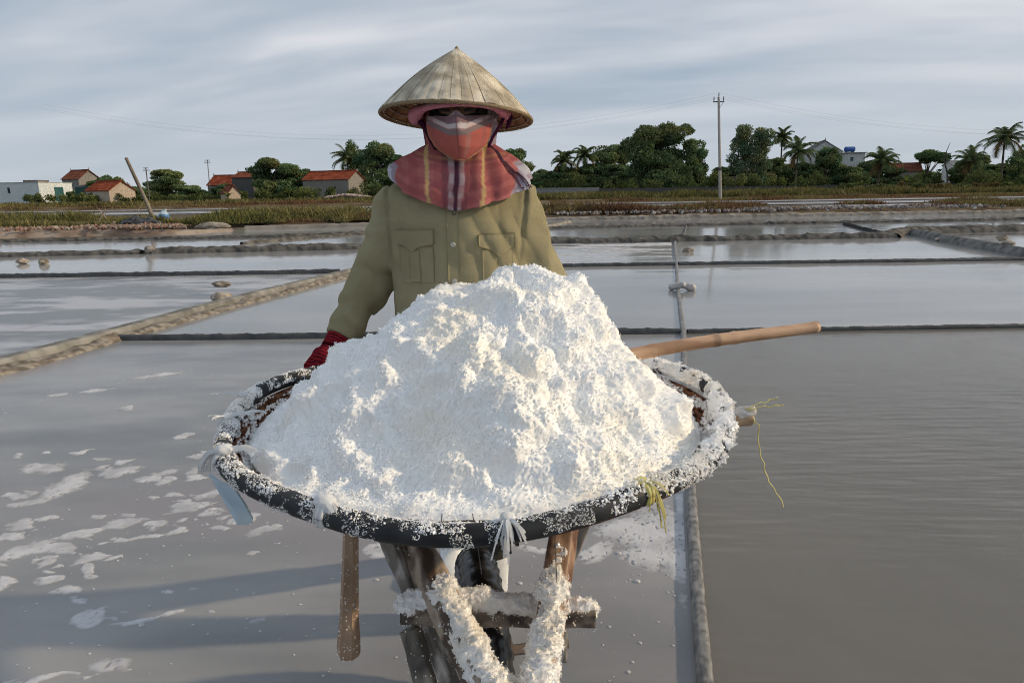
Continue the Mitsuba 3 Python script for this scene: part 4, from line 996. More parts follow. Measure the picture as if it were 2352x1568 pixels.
SH_L = (np.array([-0.490, 1.66, 0.805]), np.array([-0.012, 0.91, 0.385]))
SH_R = (np.array([0.212, 1.68, 0.83]), np.array([0.026, 0.92, 0.39]))
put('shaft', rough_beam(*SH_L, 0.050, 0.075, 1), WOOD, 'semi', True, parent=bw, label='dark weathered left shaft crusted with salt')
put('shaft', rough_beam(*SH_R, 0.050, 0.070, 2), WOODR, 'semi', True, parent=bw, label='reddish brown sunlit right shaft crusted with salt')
CR = (np.array([-0.222, 1.132, 0.455]), np.array([0.152, 1.126, 0.445]))
put('crossbar', rough_beam(*CR, 0.034, 0.036, 3), mottled((0.06, 0.045, 0.035), (0.34, 0.275, 0.215), 22, 8, 2.2), 'semi', True, parent=bw)
put('strut', rough_beam((-0.262, 1.205, 0.60), (-0.115, 1.13, 0.24), 0.026, 0.055, 4, (0, 1, 0)), WGREY, 'semi', True, parent=bw, label='greyish split plank bracing the left shaft')
put('strut', rough_beam((-0.205, 1.12, 0.43), (-0.13, 1.02, 0.22), 0.036, 0.036, 5, (0, 1, 0)), mottled((0.05, 0.045, 0.035), (0.30, 0.265, 0.22), 24, 9, 2.2, stretch=(1, 1, 0.3)), 'semi', True, parent=bw, label='mottled round strut below the left end of the crossbar')
put('strut', rough_beam((0.17, 1.32, 0.60), (0.05, 1.36, 0.24), 0.026, 0.05, 6, (0, 1, 0)), WGREY, 'semi', True, parent=bw)
# wheel
wc, wr = np.array([-0.078, 1.30, 0.228]), 0.192
wx = np.array([0.17, -0.985, 0.0]); wx /= np.linalg.norm(wx)
wn = np.array([-wx[1], wx[0], 0])
A = np.linspace(0, 2 * np.pi, 97)
whk = bw + '__wheel'
used.add(whk)
ring = wc + wr * (np.cos(A)[:, None] * wx + np.sin(A)[:, None] * [0, 0, 1.0])


def torus(c, ax, r, tr, sides=14, n=96, tread=0.0):
    u, w, q = ax
    a = np.arange(n) * 2 * np.pi / n
    b = np.arange(sides) * 2 * np.pi / sides
    rad = np.cos(a)[:, None] * u + np.sin(a)[:, None] * w
    rr = tr + tread * ((np.arange(n)[:, None] % 3 == 0) & (np.cos(b)[None] > 0.3))
    P = c + rad[:, None] * (r + rr * np.cos(b)[None])[..., None] + q * (rr * np.sin(b)[None])[..., None]
    i, j = np.meshgrid(np.arange(n), np.arange(sides), indexing='ij')
    qd = np.stack([i * sides + j, ((i + 1) % n) * sides + j, ((i + 1) % n) * sides + (j + 1) % sides, i * sides + (j + 1) % sides], -1).reshape(-1, 4)
    return P.reshape(-1, 3), np.vstack([qd[:, [0, 1, 2]], qd[:, [0, 2, 3]]])


scene_wheel = torus(wc, (wx, np.array([0, 0, 1.0]), wn), wr, 0.043, 20, 120, 0.0035)
put('tyre', scene_wheel, mottled((0.008, 0.008, 0.009), (0.03, 0.03, 0.032), 30, 5), 'gloss', True, parent=whk)
put('rim', torus(wc, (wx, np.array([0, 0, 1.0]), wn), wr - 0.036, 0.012, 8, 64), (0.25, 0.25, 0.25), 'semi', True, parent=whk)
put('hub', tube([wc - wn * 0.07, wc + wn * 0.07], 0.022, 10), (0.15, 0.12, 0.10), 'semi', parent=whk)
put('spokes', cat([tube([wc, wc + (wr - 0.036) * (math.cos(t) * wx + math.sin(t) * np.array([0, 0, 1.0]))], 0.006, 5) for t in np.arange(8) * math.pi / 4]), (0.22, 0.21, 0.2), 'semi', parent=whk, kind='stuff')
put('axle', tube([wc - wn * 0.11, wc + wn * 0.20], 0.012, 8), (0.2, 0.15, 0.12), 'semi', parent=bw)
for s in (1,):
    e = wc + wn * 0.185 * s
    put('axle_hanger', rough_beam(e - [0, 0, 0.04], e + [0, 0, 0.36], 0.024, 0.03, 7 + s, (0, 1, 0)), WGREY, 'semi', True, parent=bw)

# basket: bowl, woven strands, rubber rim
th = np.linspace(0, 2 * np.pi, 145)


def bowl_r(s):   # s 0 at the rim, 1 at the bottom centre
    return RR * (1 - s) ** 0.62


ss = np.linspace(0.0, 1, 22)
P = np.zeros((145, 22, 3))
for j, s in enumerate(ss):
    P[:, j, 0] = RC[0] + bowl_r(s) * np.cos(th); P[:, j, 1] = RC[1] + bowl_r(s) * np.sin(th); P[:, j, 2] = RZ - 0.01 - 0.215 * s
bk = bw + '__basket'
used.add(bk)
WEAVE = mottled((0.10, 0.042, 0.024), (0.30, 0.145, 0.085), 40, 12, 1.7)
put('bowl', thick(P, 0.006), mottled((0.06, 0.028, 0.018), (0.15, 0.07, 0.045), 30, 13), parent=bk)
for j in range(9):
    s = 0.012 + 0.020 * j
    a = np.linspace(0, 2 * np.pi, 481)[:-1]
    r = bowl_r(s) - 0.004 + 0.0045 * np.sign(np.sin(a * 44 + (j % 2) * np.pi)) * np.abs(np.sin(a * 44)) ** 0.5
    pts = np.stack([RC[0] + r * np.cos(a), RC[1] + r * np.sin(a), RZ - 0.012 - 0.215 * s + 0 * a], 1)
    pts = np.vstack([pts, pts[:2]])
    put('strand', tube(pts, 0.0042, 5, False), WEAVE, parent=bk)
stakes = []
for k in range(88):
    a = 2 * np.pi * k / 88
    stakes.append(tube([(RC[0] + (bowl_r(s) - 0.004) * math.cos(a), RC[1] + (bowl_r(s) - 0.004) * math.sin(a), RZ - 0.010 - 0.215 * s) for s in (0.0, 0.05, 0.12, 0.2, 0.3)], 0.0035, 4))
put('stakes', cat(stakes), WEAVE, parent=bk, kind='stuff')


def rim_pt(a, off=0.0, up_=0.0):
    dr = 0.008 * np.sin(3 * a + 0.6) + 0.004 * np.sin(7 * a)
    dz = 0.006 * np.sin(2 * a + 1.0) + 0.004 * np.sin(5 * a)
    r = RR + dr + off
    return np.stack([RC[0] + r * np.cos(a), RC[1] + r * np.sin(a) * 1.01, RZ + dz + up_], -1)


a = np.linspace(0, 2 * np.pi, 361)
rp = rim_pt(a)
rimr = RT * (1 + 0.10 * (fbm(np.stack([np.cos(a) * 3, np.sin(a) * 3, a * 0], 1), 3, 2) - 0.5) * 2)
rv, rf_ = tube(rp, rimr, 20, False)
nn_ = fbm(rv * 60, 3, 4) - 0.5
put('rim', (rv + (rv - np.repeat(rp, 20, 0)) / RT * (nn_ * 0.0016)[:, None], rf_), mottled((0.012, 0.013, 0.015), (0.036, 0.039, 0.043), 40, 7), 'rubber', True, parent=bk, label='black rubber hose wrapped round the basket, dusted with salt grains')


def on_rim(n, seed, arc, ang=(0.2, 2.9), dens=None):
    r = np.random.default_rng(seed)
    aa = r.uniform(arc[0], arc[1], 3 * n)
    ph = r.uniform(ang[0], ang[1], 3 * n)
    c = rim_pt(aa)
    rad = np.stack([np.cos(aa), np.sin(aa), 0 * aa], -1)
    nn = rad * np.cos(ph)[:, None] + np.array([0, 0, 1.0]) * np.sin(ph)[:, None]
    p = c + nn * RT * 0.99
    cl = fbm(p * 45 + 3, 4, seed)
    top = np.sin(ph)
    k = cl + 0.10 * (top - 0.6) > (0.50 if dens is None else dens(aa))
    return p[k][:n], nn[k][:n], cl[k][:n]


PI = np.pi
gp, gs = [], []
# light dusting on the front and left; heavy crust on the right
for n, seed, arc, ang, de, s0, s1 in ((15000, 1, (PI * 0.95, PI * 1.78), (-1.2, 3.0), lambda a_: 0.43 + 0 * a_, 0.0003, 0.0011), (2200, 2, (PI * 0.9, PI * 1.8), (0.6, 3.0), lambda a_: 0.55 + 0 * a_, 0.0009, 0.0022),
                                      (8000, 3, (-PI * 0.36, PI * 0.62), (-0.5, 3.3), lambda a_: 0.37 + 0.10 * np.clip(np.sin(a_ * 3 + 1), 0, 1), 0.0008, 0.0030), (6000, 4, (PI * 0.55, PI * 1.05), (0.2, 3.2), lambda a_: 0.44 + 0 * a_, 0.0006, 0.0021)):
    p, nn, cl = on_rim(n, seed, arc, ang, de)
    r = np.random.default_rng(seed + 40)
    lift = np.clip((cl - 0.5) * (0.05 if seed == 3 else 0.016), 0, 0.008)
    gp.append(p + nn * lift[:, None] * r.uniform(0, 1, (len(p), 1))); gs.append(r.uniform(s0, s1, len(p)))
def rim_crust(P):
    aa = np.arctan2((P[:, 1] - RC[1]) / 1.01, P[:, 0] - RC[0])
    c = rim_pt(aa)
    d = np.linalg.norm(P - c, axis=1) - RT
    inw = np.clip((RR - np.hypot(P[:, 0] - RC[0], P[:, 1] - RC[1])) * 20 + 0.4, 0, 1)
    w = np.clip((aa + 0.95) * 2.5, 0, 1) * np.clip((1.75 - aa) * 3, 0, 1)
    topw = np.clip((P[:, 2] - RZ + 0.012) / 0.02, -0.4, 1)
    th_ = 0.034 * (fbm(P * 34 + 2, 3, 5) - 0.555) + 0.016 * (fbm(P * 110, 2, 6) - 0.5) + 0.004 * (N3(P * 260, 8) - 0.5) + 0.0035 * topw
    low_ = np.clip((P[:, 2] - RZ + 0.008) / 0.014, 0, 1)
    return d - (th_ * low_ - 0.004 * (1 - low_)) * w + 0.02 * (1 - w)


rc_v, rc_f = nets(rim_crust, (0.02, 0.80, 0.815), (0.43, 1.70, 0.905), 0.0030)
qq = rc_v[np.random.default_rng(8).integers(0, len(rc_v), 14000)]
gp.append(qq + np.random.default_rng(9).normal(0, 0.0012, qq.shape)); gs.append(np.random.default_rng(10).uniform(0.0007, 0.0022, len(qq)))
gp, gs = np.vstack(gp), np.concatenate(gs)
put('salt_grains', crystals(gp, gs, 7), salt_col, 'crystal', kind='stuff', label='loose salt grains stuck on the black rim of the basket', cat='salt')
put('salt_crust', (rc_v, rc_f), salt_col, 'saltmat', True, label='caked white salt crust on the right side of the black rim', cat='salt')

# ------------------------------------------------------------------ the heap of salt
AP = np.array([0.003, 1.255])
BR = 0.404
h = 0.0021
xs = np.arange(RC[0] - 0.43, RC[0] + 0.43, h); ys = np.arange(RC[1] - 0.43, RC[1] + 0.43, h)
X, Y = np.meshgrid(xs, ys, indexing='ij')
dx, dy = X - AP[0], Y - AP[1]
dd = np.hypot(dx, dy) + 1e-9
ux, uy = dx / dd, dy / dd
ex, ey = AP[0] - RC[0], AP[1] - RC[1]
bdot = ux * ex + uy * ey
edge = -bdot + np.sqrt(np.maximum(bdot ** 2 - (ex * ex + ey * ey - BR * BR), 1e-9))
rho = dd / edge
rho = (np.sqrt(rho ** 2 + 0.28 ** 2) - 0.28) / (math.sqrt(1 + 0.28 ** 2) - 0.28)
side = np.clip(ux, -1, 1)
pw = 1.06 + 0.17 * np.clip(side + 0.2, 0, 1) + 0.08 * np.clip(-uy, 0, 1)
HP = 0.264
zb = RZ - 0.012
base = zb + HP * (1 - np.clip(rho, 0, 1.4) ** pw)
q0 = np.stack([X, Y, base], -1)
lump = fbm(q0 * 7 + 2.2, 3, 3) - 0.5
bil = lambda q, s: np.abs(2 * N3(q, s) - 1)
wp = q0 + 0.012 * np.stack([N3(q0 * 25, 1) - 0.5, N3(q0 * 25 + 9, 2) - 0.5, N3(q0 * 25 + 4, 3) - 0.5], -1)
inner = np.clip((1.04 - rho) / 0.12, 0.12, 1)


def clumps(n, r0, r1, seed, flat=1.0):
    """height of n round clumps, the higher one winning"""
    rg = np.random.default_rng(seed)
    out = np.zeros(X.shape)
    cx, cy = rg.uniform(xs[0], xs[-1], n), rg.uniform(ys[0], ys[-1], n)
    rr_c = r0 + (r1 - r0) * rg.uniform(0, 1, n) ** 2
    sq = rg.uniform(0.7, 1.3, (n, 2))
    for k in range(n):
        m = int(rr_c[k] * 1.4 / h) + 1
        i0, j0 = int((cx[k] - xs[0]) / h), int((cy[k] - ys[0]) / h)
        i1, i2, j1, j2 = max(i0 - m, 0), min(i0 + m + 1, len(xs)), max(j0 - m, 0), min(j0 + m + 1, len(ys))
        d2 = ((xs[i1:i2, None] - cx[k]) * sq[k, 0]) ** 2 + ((ys[None, j1:j2] - cy[k]) * sq[k, 1]) ** 2
        np.maximum(out[i1:i2, j1:j2], flat * np.sqrt(np.maximum(rr_c[k] ** 2 - d2, 0)), out=out[i1:i2, j1:j2])
    return out


patchy = np.clip((fbm(q0 * 12 + 5, 3, 33) - 0.35) * 3.2, 0.15, 1)
disp = 0.080 * lump + 0.030 * (fbm(q0 * 19, 3, 35) - 0.5) * 2 + 0.74 * clumps(420, 0.012, 0.034, 1) * patchy + 0.54 * clumps(4200, 0.0045, 0.013, 2) * patchy + 0.48 * clumps(26000, 0.002, 0.0050, 3)
from scipy.ndimage import gaussian_filter
disp = gaussian_filter(disp, 1.0)
disp += 0.0050 * (N3(q0 * 250, 9) - 0.5) + 0.0013 * np.random.default_rng(4).uniform(-1, 1, X.shape) - 0.012
# gullies sliding down the right-front
gx_ = dx * 0.8 + dy * 0.25
disp += -0.016 * np.clip(fbm(np.stack([np.arctan2(dy, dx) * 2.6, rho * 1.1, X * 0], -1), 3, 12) - 0.52, 0, 1) * 3.0
gz, gxn = np.gradient(base, h)
nrm = np.stack([-gz, -gxn, np.ones_like(gz)], -1); nrm /= np.linalg.norm(nrm, axis=-1, keepdims=True)
PS = q0 + nrm * (disp * inner)[..., None]
PS[..., 2] = np.where(rho > 1.0, PS[..., 2] - (rho - 1.0) * 0.10, PS[..., 2])
PS[..., 2] = np.maximum(PS[..., 2], zb - 0.012)
sv, sf = grid(PS)
rr_ = np.hypot(X - RC[0], Y - RC[1]).reshape(-1)
kk = (rr_ < 0.413)
sf = sf[kk[sf].all(1)]
ids, inv = np.unique(sf, return_inverse=True)
cav = (disp * inner).reshape(-1)[ids]


def heap_col(v):
    t = np.clip((fbm(v * 9 + 1, 4, 5) - 0.47) * 4, 0, 1)[:, None]
    return np.array([0.90, 0.90, 0.89]) * (1 - 0.75 * t) + np.array([0.89, 0.85, 0.765]) * 0.75 * t


hv = sv[ids]
sp = thing('salt_heap', 'big lumpy white heap of wet sea salt filling the basket', 'salt heap')
put('heap', (hv, inv.reshape(-1, 3)), heap_col, 'saltmat', True, parent=sp)
r = np.random.default_rng(9)
n = 58000
pick = r.integers(0, len(hv), n)
gate = fbm(hv[pick] * 40, 3, 14)
pick = pick[gate > 0.36]
cp = hv[pick] + r.normal(0, 0.0012, (len(pick), 3))
put('crystals', crystals(cp, r.uniform(0.0006, 0.0018, len(pick)), 15), heap_col, 'crystal', parent=sp, kind='stuff')
# scattered salt on the woven wall between heap and rim
n = 30000
aa = r.uniform(0, 2 * np.pi, n); s_ = r.uniform(0.0, 0.24, n)
cl = fbm(np.stack([np.cos(aa) * 9, np.sin(aa) * 9, s_ * 30], -1), 3, 5)
ri = np.clip(np.cos(aa - 0.1), 0, 1)
k = cl + 0.03 * ri > 0.48
aa, s_ = aa[k], s_[k]
rr2 = bowl_r(s_) - 0.010
wp_ = np.stack([RC[0] + rr2 * np.cos(aa), RC[1] + rr2 * np.sin(aa), RZ - 0.008 - 0.215 * s_ + r.uniform(0, 0.004, len(aa))], 1)
put('salt_grains', crystals(wp_, r.uniform(0.0009, 0.0028, len(aa)), 16), salt_col, 'crystal', kind='stuff', label='salt grains clinging to the woven inside of the basket', cat='salt')


# salt caked on the frame: lumpy crust along the beams
def crust(path, w, hgt, seed, lo, hi, hres=0.0032, extra=None):
    segs = [(np.asarray(a_, float), np.asarray(b_, float), ra, rb) for a_, b_, ra, rb in path]

    def f(P):
        d = None
        for a_, b_, ra, rb in segs:
            t = caps(P, a_, b_, ra, rb)
            d = t if d is None else smin(d, t, 0.015)
        d = d - 0.026 * (fbm(P * 30 + seed, 3, seed) - 0.52) - 0.010 * (N3(P * 120 + seed, seed + 1) - 0.4) - 0.009 * (N3(P * 230, seed + 2) - 0.5)
        return d
    return nets(f, lo, hi, hres)


def along(S, y, up_):
    a_, b_ = S
    t = (y - a_[1]) / (b_[1] - a_[1])
    return a_ + (b_ - a_) * t + np.array([0, -0.0, up_])


cr = crust([(along(SH_L, 1.105, 0.026), along(SH_L, 0.92, 0.026), 0.024, 0.031), (along(SH_R, 1.18, 0.024), along(SH_R, 1.10, 0.022), 0.010, 0.025), (along(SH_R, 1.10, 0.022), along(SH_R, 0.96, 0.022), 0.025, 0.032),
            (CR[0] + [0.07, 0, 0.028], CR[0] + [0.17, 0, 0.022], 0.021, 0.019), (CR[0] + [0.17, 0, 0.022], CR[1] + [-0.07, 0, 0.024], 0.016, 0.022),
            (CR[0] + [0.012, 0, 0.024], CR[0] + [0.035, 0, 0.024], 0.018, 0.018), (CR[1] + [-0.03, 0, 0.018], CR[1] + [-0.006, 0, 0.016], 0.015, 0.012)],
           0, 0, 3, (-0.26, 0.86, 0.36), (0.19, 1.2, 0.58), 0.003)
ck = thing('salt_crust', 'thick white salt crust lying on the crossbar and shafts of the barrow', 'salt')
put('crust', cr, salt_col, 'saltmat', True, parent=ck)
cv = cr[0]
n = 24000
pick = r.integers(0, len(cv), n)
put('crystals', crystals(cv[pick] + r.normal(0, 0.0012, (n, 3)), r.uniform(0.0006, 0.0018, n), 18), salt_col, 'crystal', parent=ck, kind='stuff')
# specks of salt on the timbers
spk = []
for (a_, b_), n in ((SH_L, 700), (SH_R, 700), (CR, 300), ((np.array([-0.262, 1.205, 0.60]), np.array([-0.115, 1.13, 0.24])), 300), ((np.array([-0.205, 1.12, 0.43]), np.array([-0.13, 1.02, 0.22])), 160)):
    t = r.uniform(0, 1, (n, 1))
    d_ = r.normal(size=(n, 3)); d_ /= np.abs(d_).max(1, keepdims=True)
    spk.append(a_ + (b_ - a_) * t + d_ * [0.021, 0.021, 0.026])
spk = np.vstack(spk)
put('salt_grains', crystals(spk, r.uniform(0.0008, 0.0024, len(spk)), 19), salt_col, 'crystal', kind='stuff', label='salt specks dotting the timbers of the barrow frame', cat='salt')

# ------------------------------------------------------------------ ties, twine, hook, stick ends, sheet
def strip(pts, w, nrm_, t=0.0012):
    p = np.asarray(pts, float)
    g_ = np.gradient(p, axis=0); g_ /= np.linalg.norm(g_, axis=1, keepdims=True)
    s = np.cross(g_, np.asarray(nrm_, float)); s /= np.linalg.norm(s, axis=1, keepdims=True) + 1e-9
    w = np.broadcast_to(np.asarray(w, float), (len(p),))
    return thick(np.stack([p - s * w[:, None] / 2, p + s * w[:, None] / 2], 1), t)


PLAS = mottled((0.52, 0.53, 0.54), (0.72, 0.73, 0.73), 60, 3)


def wrap(a0, turns, w, k0=0.0012, seed=0, p0=-0.6, p1=3.4):
    ph = np.linspace(p0, p1, 22)
    aa = a0 + w * np.linspace(-0.5, 0.5, 22) * 0.3
    c = rim_pt(aa); rad = np.stack([np.cos(aa), np.sin(aa), 0 * aa], -1)
    nn = rad * np.cos(ph)[:, None] + np.array([0, 0, 1.0]) * np.sin(ph)[:, None]
    return tube(c + nn * (RT + k0), 0.0035, 6)


def rim_angle(x, y):
    return math.atan2((y - RC[1]) / 1.01, x - RC[0])


def tie(name, aa, lab, tails, wraps=1, seed=0, colour=PLAS, knot=0.010, twine=False):
    rr3 = np.random.default_rng(seed)
    key = thing(name, lab, 'plastic tie' if not twine else 'twine')
    for w in range(wraps):
        put('loop', wrap(aa + 0.012 * w, 1, 0.03), colour, 'semi', True, parent=key)
    c = rim_pt(np.array([aa]))[0]
    rad = np.array([math.cos(aa), math.sin(aa), 0]); tan = np.array([-math.sin(aa), math.cos(aa), 0])
    top = c + np.array([0, 0, RT + 0.004])
    put('knot', nets(lambda P: ell(P, top, (knot * 1.4, knot * 1.2, knot)) + 0.006 * (fbm(P * 120, 2, seed) - 0.5), top - knot * 2.2, top + knot * 2.2, knot / 5), colour, 'semi', True, parent=key)
    for (o, tg, dn, wd, n) in tails:
        ms = []
        for k in range(n):
            j = rr3.normal(0, 1, 3)
            t = np.linspace(0, 1, 9)[:, None]
            o2, tg2, dn2 = o * (1 + 0.25 * j[0]), tg + 0.007 * j[1], dn * (1 + 0.25 * j[2])
            P = top + rad * (o2 * np.sin(t * np.pi / 2)) + tan * (tg2 * t) + np.array([0, 0, 1.0]) * (-dn2 * t ** 1.8 + 0.004 * np.sin(t * np.pi))
            ms.append(strip(P, wd * np.linspace(1, 0.6, 9) * (1 + 0.3 * np.sin(np.arange(9) * 1.7 + k)), np.array([0.2, -0.9, 0.5])))
        put('tail', cat(ms), colour, 'semi', parent=key)
    return key


YEL = mottled((0.52, 0.45, 0.13), (0.68, 0.61, 0.24), 60, 3)
tie('white_tie', rim_angle(-0.435, 0.945), 'big white plastic tie with a flowing tail on the left of the black rim', [(0.030, -0.030, 0.034, 0.008, 4), (-0.035, 0.03, 0.004, 0.008, 4)], 2, 1, knot=0.010)
tie('white_tie', rim_angle(-0.238, 0.785), 'white plastic tie looped round the front of the rim left of centre', [(0.010, 0.014, 0.010, 0.005, 8), (0.012, -0.01, 0.02, 0.004, 5)], 2, 2, knot=0.010)
tie('white_tie', rim_angle(-0.012, 0.755), 'frayed white plastic tie hanging down at the front centre of the rim', [(0.017, -0.004, 0.036, 0.0032, 14), (0.018, 0.012, 0.022, 0.0032, 12)], 1, 3, knot=0.007)
tie('white_tie', rim_angle(-0.51, 1.10), 'thin white plastic tie at the far left of the rim', [(-0.05, -0.02, 0.01, 0.006, 2), (0.02, 0.02, -0.004, 0.002, 5)], 1, 4, knot=0.007)
tie('white_tie', rim_angle(-0.49, 1.22), 'wispy white strands on the left of the rim above the thin tie', [(0.04, 0.01, -0.006, 0.002, 7)], 1, 5, knot=0.006)
tie('yellow_twine', rim_angle(0.175, 0.82), 'yellow twine knotted on the right front of the black rim with a hanging end', [(0.018, 0.014, 0.050, 0.0028, 6), (0.018, 0.0, 0.036, 0.0018, 2)], 2, 6, YEL, 0.006, True)
# stick end with yellow string at the right of the rim
se = thing('stick_end', 'sawn stick end wrapped in clear plastic poking out right of the rim', 'stick')
put('stick', tube([(0.395, 1.106, 0.850), (0.40, 1.105, 0.852), (0.418, 1.104, 0.853), (0.424, 1.103, 0.854)], [0.014, 0.014, 0.014, 0.010], 10), mottled((0.30, 0.19, 0.11), (0.50, 0.36, 0.24), 60, 2), 'semi', True, parent=se)
put('wrapping', nets(lambda P: caps(P, (0.402, 1.105, 0.860), (0.420, 1.104, 0.866), 0.013, 0.010) + 0.007 * (fbm(P * 130, 2, 3) - 0.5), (0.38, 1.08, 0.835), (0.445, 1.13, 0.89), 0.0025), mottled((0.36, 0.33, 0.30), (0.62, 0.60, 0.57), 80, 4), 'gloss', True, parent=se)
ys_ = thing('yellow_string', 'loose yellow string with two short ends and one long end dangling right of the rim', 'string')
for P in ([(0.405, 1.10, 0.868), (0.425, 1.09, 0.884), (0.440, 1.085, 0.890), (0.452, 1.08, 0.898)], [(0.405, 1.10, 0.866), (0.43, 1.09, 0.878), (0.452, 1.085, 0.881), (0.463, 1.08, 0.8845)], [(0.415, 1.095, 0.860), (0.428, 1.09, 0.845), (0.432, 1.09, 0.80), (0.440, 1.085, 0.775), (0.448, 1.08, 0.745), (0.462, 1.075, 0.725), (0.476, 1.07, 0.70)]):
    P = np.array(P); t = np.linspace(0, len(P) - 1, 30)
    Q = np.stack([np.interp(t, np.arange(len(P)), P[:, i]) for i in range(3)], 1)
    Q += 0.0016 * np.stack([np.sin(t * 7), np.cos(t * 9), np.sin(t * 6 + 1)], 1)
    put('end', tube(Q, 0.0011, 5), YEL, 'semi', parent=ys_)
# wire hook under the rim
hk = thing('wire_hook', 'small black wire hook hanging under the front of the rim', 'hook')
t = np.linspace(0, 1.6 * np.pi, 18)
put('ring', tube(np.stack([-0.008 + 0.011 * np.cos(t), 0.768 + 0 * t, 0.806 + 0.009 * np.sin(t)], 1), 0.0028, 6), (0.015, 0.014, 0.013), 'semi', parent=hk)
put('shank', tube([(-0.022, 0.775, 0.826), (-0.020, 0.770, 0.812), (-0.016, 0.768, 0.805)], 0.0035, 6), (0.015, 0.014, 0.013), 'semi', parent=hk)
put('rubber_flap', cat([thick(np.array([[(-0.062, 0.785, 0.832), (-0.012, 0.785, 0.832)], [(-0.050, 0.782, 0.816), (-0.014, 0.782, 0.816)], [(-0.038, 0.78, 0.800), (-0.018, 0.78, 0.800)], [(-0.030, 0.778, 0.786), (-0.024, 0.778, 0.786)]]), 0.003)]), (0.012, 0.012, 0.012), 'semi', label='pointed black rubber flap hanging under the front of the rim', cat='flap')
# drooping wires below the rim
for nm, x0, x1, z1 in (('leftmost', -0.095, -0.098, 0.80), ('rightmost', 0.05, 0.055, 0.74), ('middle', -0.055, -0.045, 0.755)):
    put('thread', tube([(x0, 0.79, 0.84), (x0 * 0.6 + x1 * 0.4, 0.787, 0.815), (x1, 0.785, z1)], 0.0007, 4), (0.12, 0.12, 0.12), label=f'{nm} of the fine threads hanging below the front of the black rim', cat='thread', group='fine threads below the rim')
# pale blue sheet below the left rim
ps = np.array([[(-0.512, 1.030, 0.795), (-0.492, 1.015, 0.790), (-0.452, 0.985, 0.790)], [(-0.502, 1.033, 0.765), (-0.478, 1.012, 0.757), (-0.435, 0.985, 0.755)], [(-0.490, 1.035, 0.732), (-0.463, 1.012, 0.725), (-0.430, 0.990, 0.732)], [(-0.478, 1.035, 0.712), (-0.470, 1.022, 0.705), (-0.438, 1.00, 0.718)]])
put('plastic_sheet', thick(ps, 0.003), mottled((0.34, 0.46, 0.56), (0.50, 0.61, 0.68), 25, 4), 'semi', label='pale blue plastic sheet sticking out under the left side of the rim', cat='plastic sheet')
# wooden handle hanging below the basket at the left
hd = thing('wooden_handle', 'tapered wooden handle with a flared end hanging below the basket, left of the frame', 'handle')
hA, hB = np.array([-0.302, 1.115, 0.66]), np.array([-0.318, 1.085, 0.398])


def octo(P0, P1, rs, ts):
    d, a_, b_ = frame(P1 - P0)
    m = 24
    ang = np.arange(m) * 2 * np.pi / m
    k = 1 / np.cos(((ang + np.pi / 6) % (np.pi / 3)) - np.pi / 6)
    rows = []
    for t_, r_ in zip(ts, rs):
        c = P0 + (P1 - P0) * t_
        rows.append(c + r_ * 0.96 * k[:, None] * (np.cos(ang)[:, None] * a_ + np.sin(ang)[:, None] * b_))
    P = np.array(rows); n = len(rows)
    i, j = np.meshgrid(np.arange(n - 1), np.arange(m), indexing='ij')
    qd = np.stack([i * m + j, i * m + (j + 1) % m, (i + 1) * m + (j + 1) % m, (i + 1) * m + j], -1).reshape(-1, 4)
    v = P.reshape(-1, 3); K = len(v)
    v = np.vstack([v, P[0].mean(0)[None], P[-1].mean(0)[None]])
    j = np.arange(m)
    return v, np.vstack([qd[:, [0, 1, 2]], qd[:, [0, 2, 3]], np.stack([j * 0 + K, (j + 1) % m, j], 1), np.stack([j * 0 + K + 1, (n - 1) * m + j, (n - 1) * m + (j + 1) % m], 1)])


ts = np.linspace(0, 1, 60)
rs = np.interp(ts, [0, 0.55, 0.72, 0.86, 0.965, 1], [0.0125, 0.0155, 0.0165, 0.0195, 0.0205, 0.0175])
put('shaft', octo(hA, hB, rs, ts), mottled((0.15, 0.085, 0.05), (0.32, 0.215, 0.14), 26, 8, 1.6, stretch=(1, 1, 0.25)), 'semi', 40 if False else False, parent=hd)
n = 260
t_ = r.uniform(0, 1, (n, 1)) ** 0.7; d_ = r.normal(size=(n, 3)); d_[:, 2] = 0; d_ /= np.linalg.norm(d_, axis=1, keepdims=True)
put('salt_grains', crystals(hA + (hB - hA) * t_ + d_ * (np.interp(t_, ts, rs) * 1.02), r.uniform(0.0007, 0.0019, n), 23), salt_col, 'crystal', kind='stuff', label='salt specks dotting the hanging wooden handle', cat='salt')
# bamboo handle of the tool stuck in the heap
bh = thing('bamboo_handle', 'long bamboo tool handle sticking out of the right side of the salt heap', 'handle')
b0, b1 = np.array([0.13, 1.29, 0.905]), np.array([0.66, 1.395, 0.962])
t = np.linspace(0, 1, 70)
Pb = b0 + (b1 - b0) * t[:, None] + np.array([0, 0, 1]) * (0.006 * np.sin(t * np.pi * 1.3) - 0.004)[:, None]
rb = np.interp(t, [0, 1], [0.0142, 0.0122])
for c_ in (0.30, 0.56, 0.64, 0.985):
    rb += 0.0018 * np.exp(-((t - c_) / 0.010) ** 2)
put('pole', tube(Pb, rb, 14), lambda v: mottled((0.34, 0.195, 0.115), (0.56, 0.36, 0.225), 44, 6, 2.6, oct=5, stretch=(0.2, 1, 1))(v) * (1 - 0.55 * np.exp(-((((v - b0) @ (b1 - b0)) / ((b1 - b0) @ (b1 - b0)) - 0.56) / 0.012) ** 2))[:, None], 'semi', True, parent=bh)

# ------------------------------------------------------------------ the worker
pk_ = thing('person', 'worker in a conical hat, plaid face cover and olive shirt standing behind the salt heap', 'person')
CX, CY, YAW = -0.132, 1.755, math.radians(8)
cy_, sy_ = math.cos(YAW), math.sin(YAW)


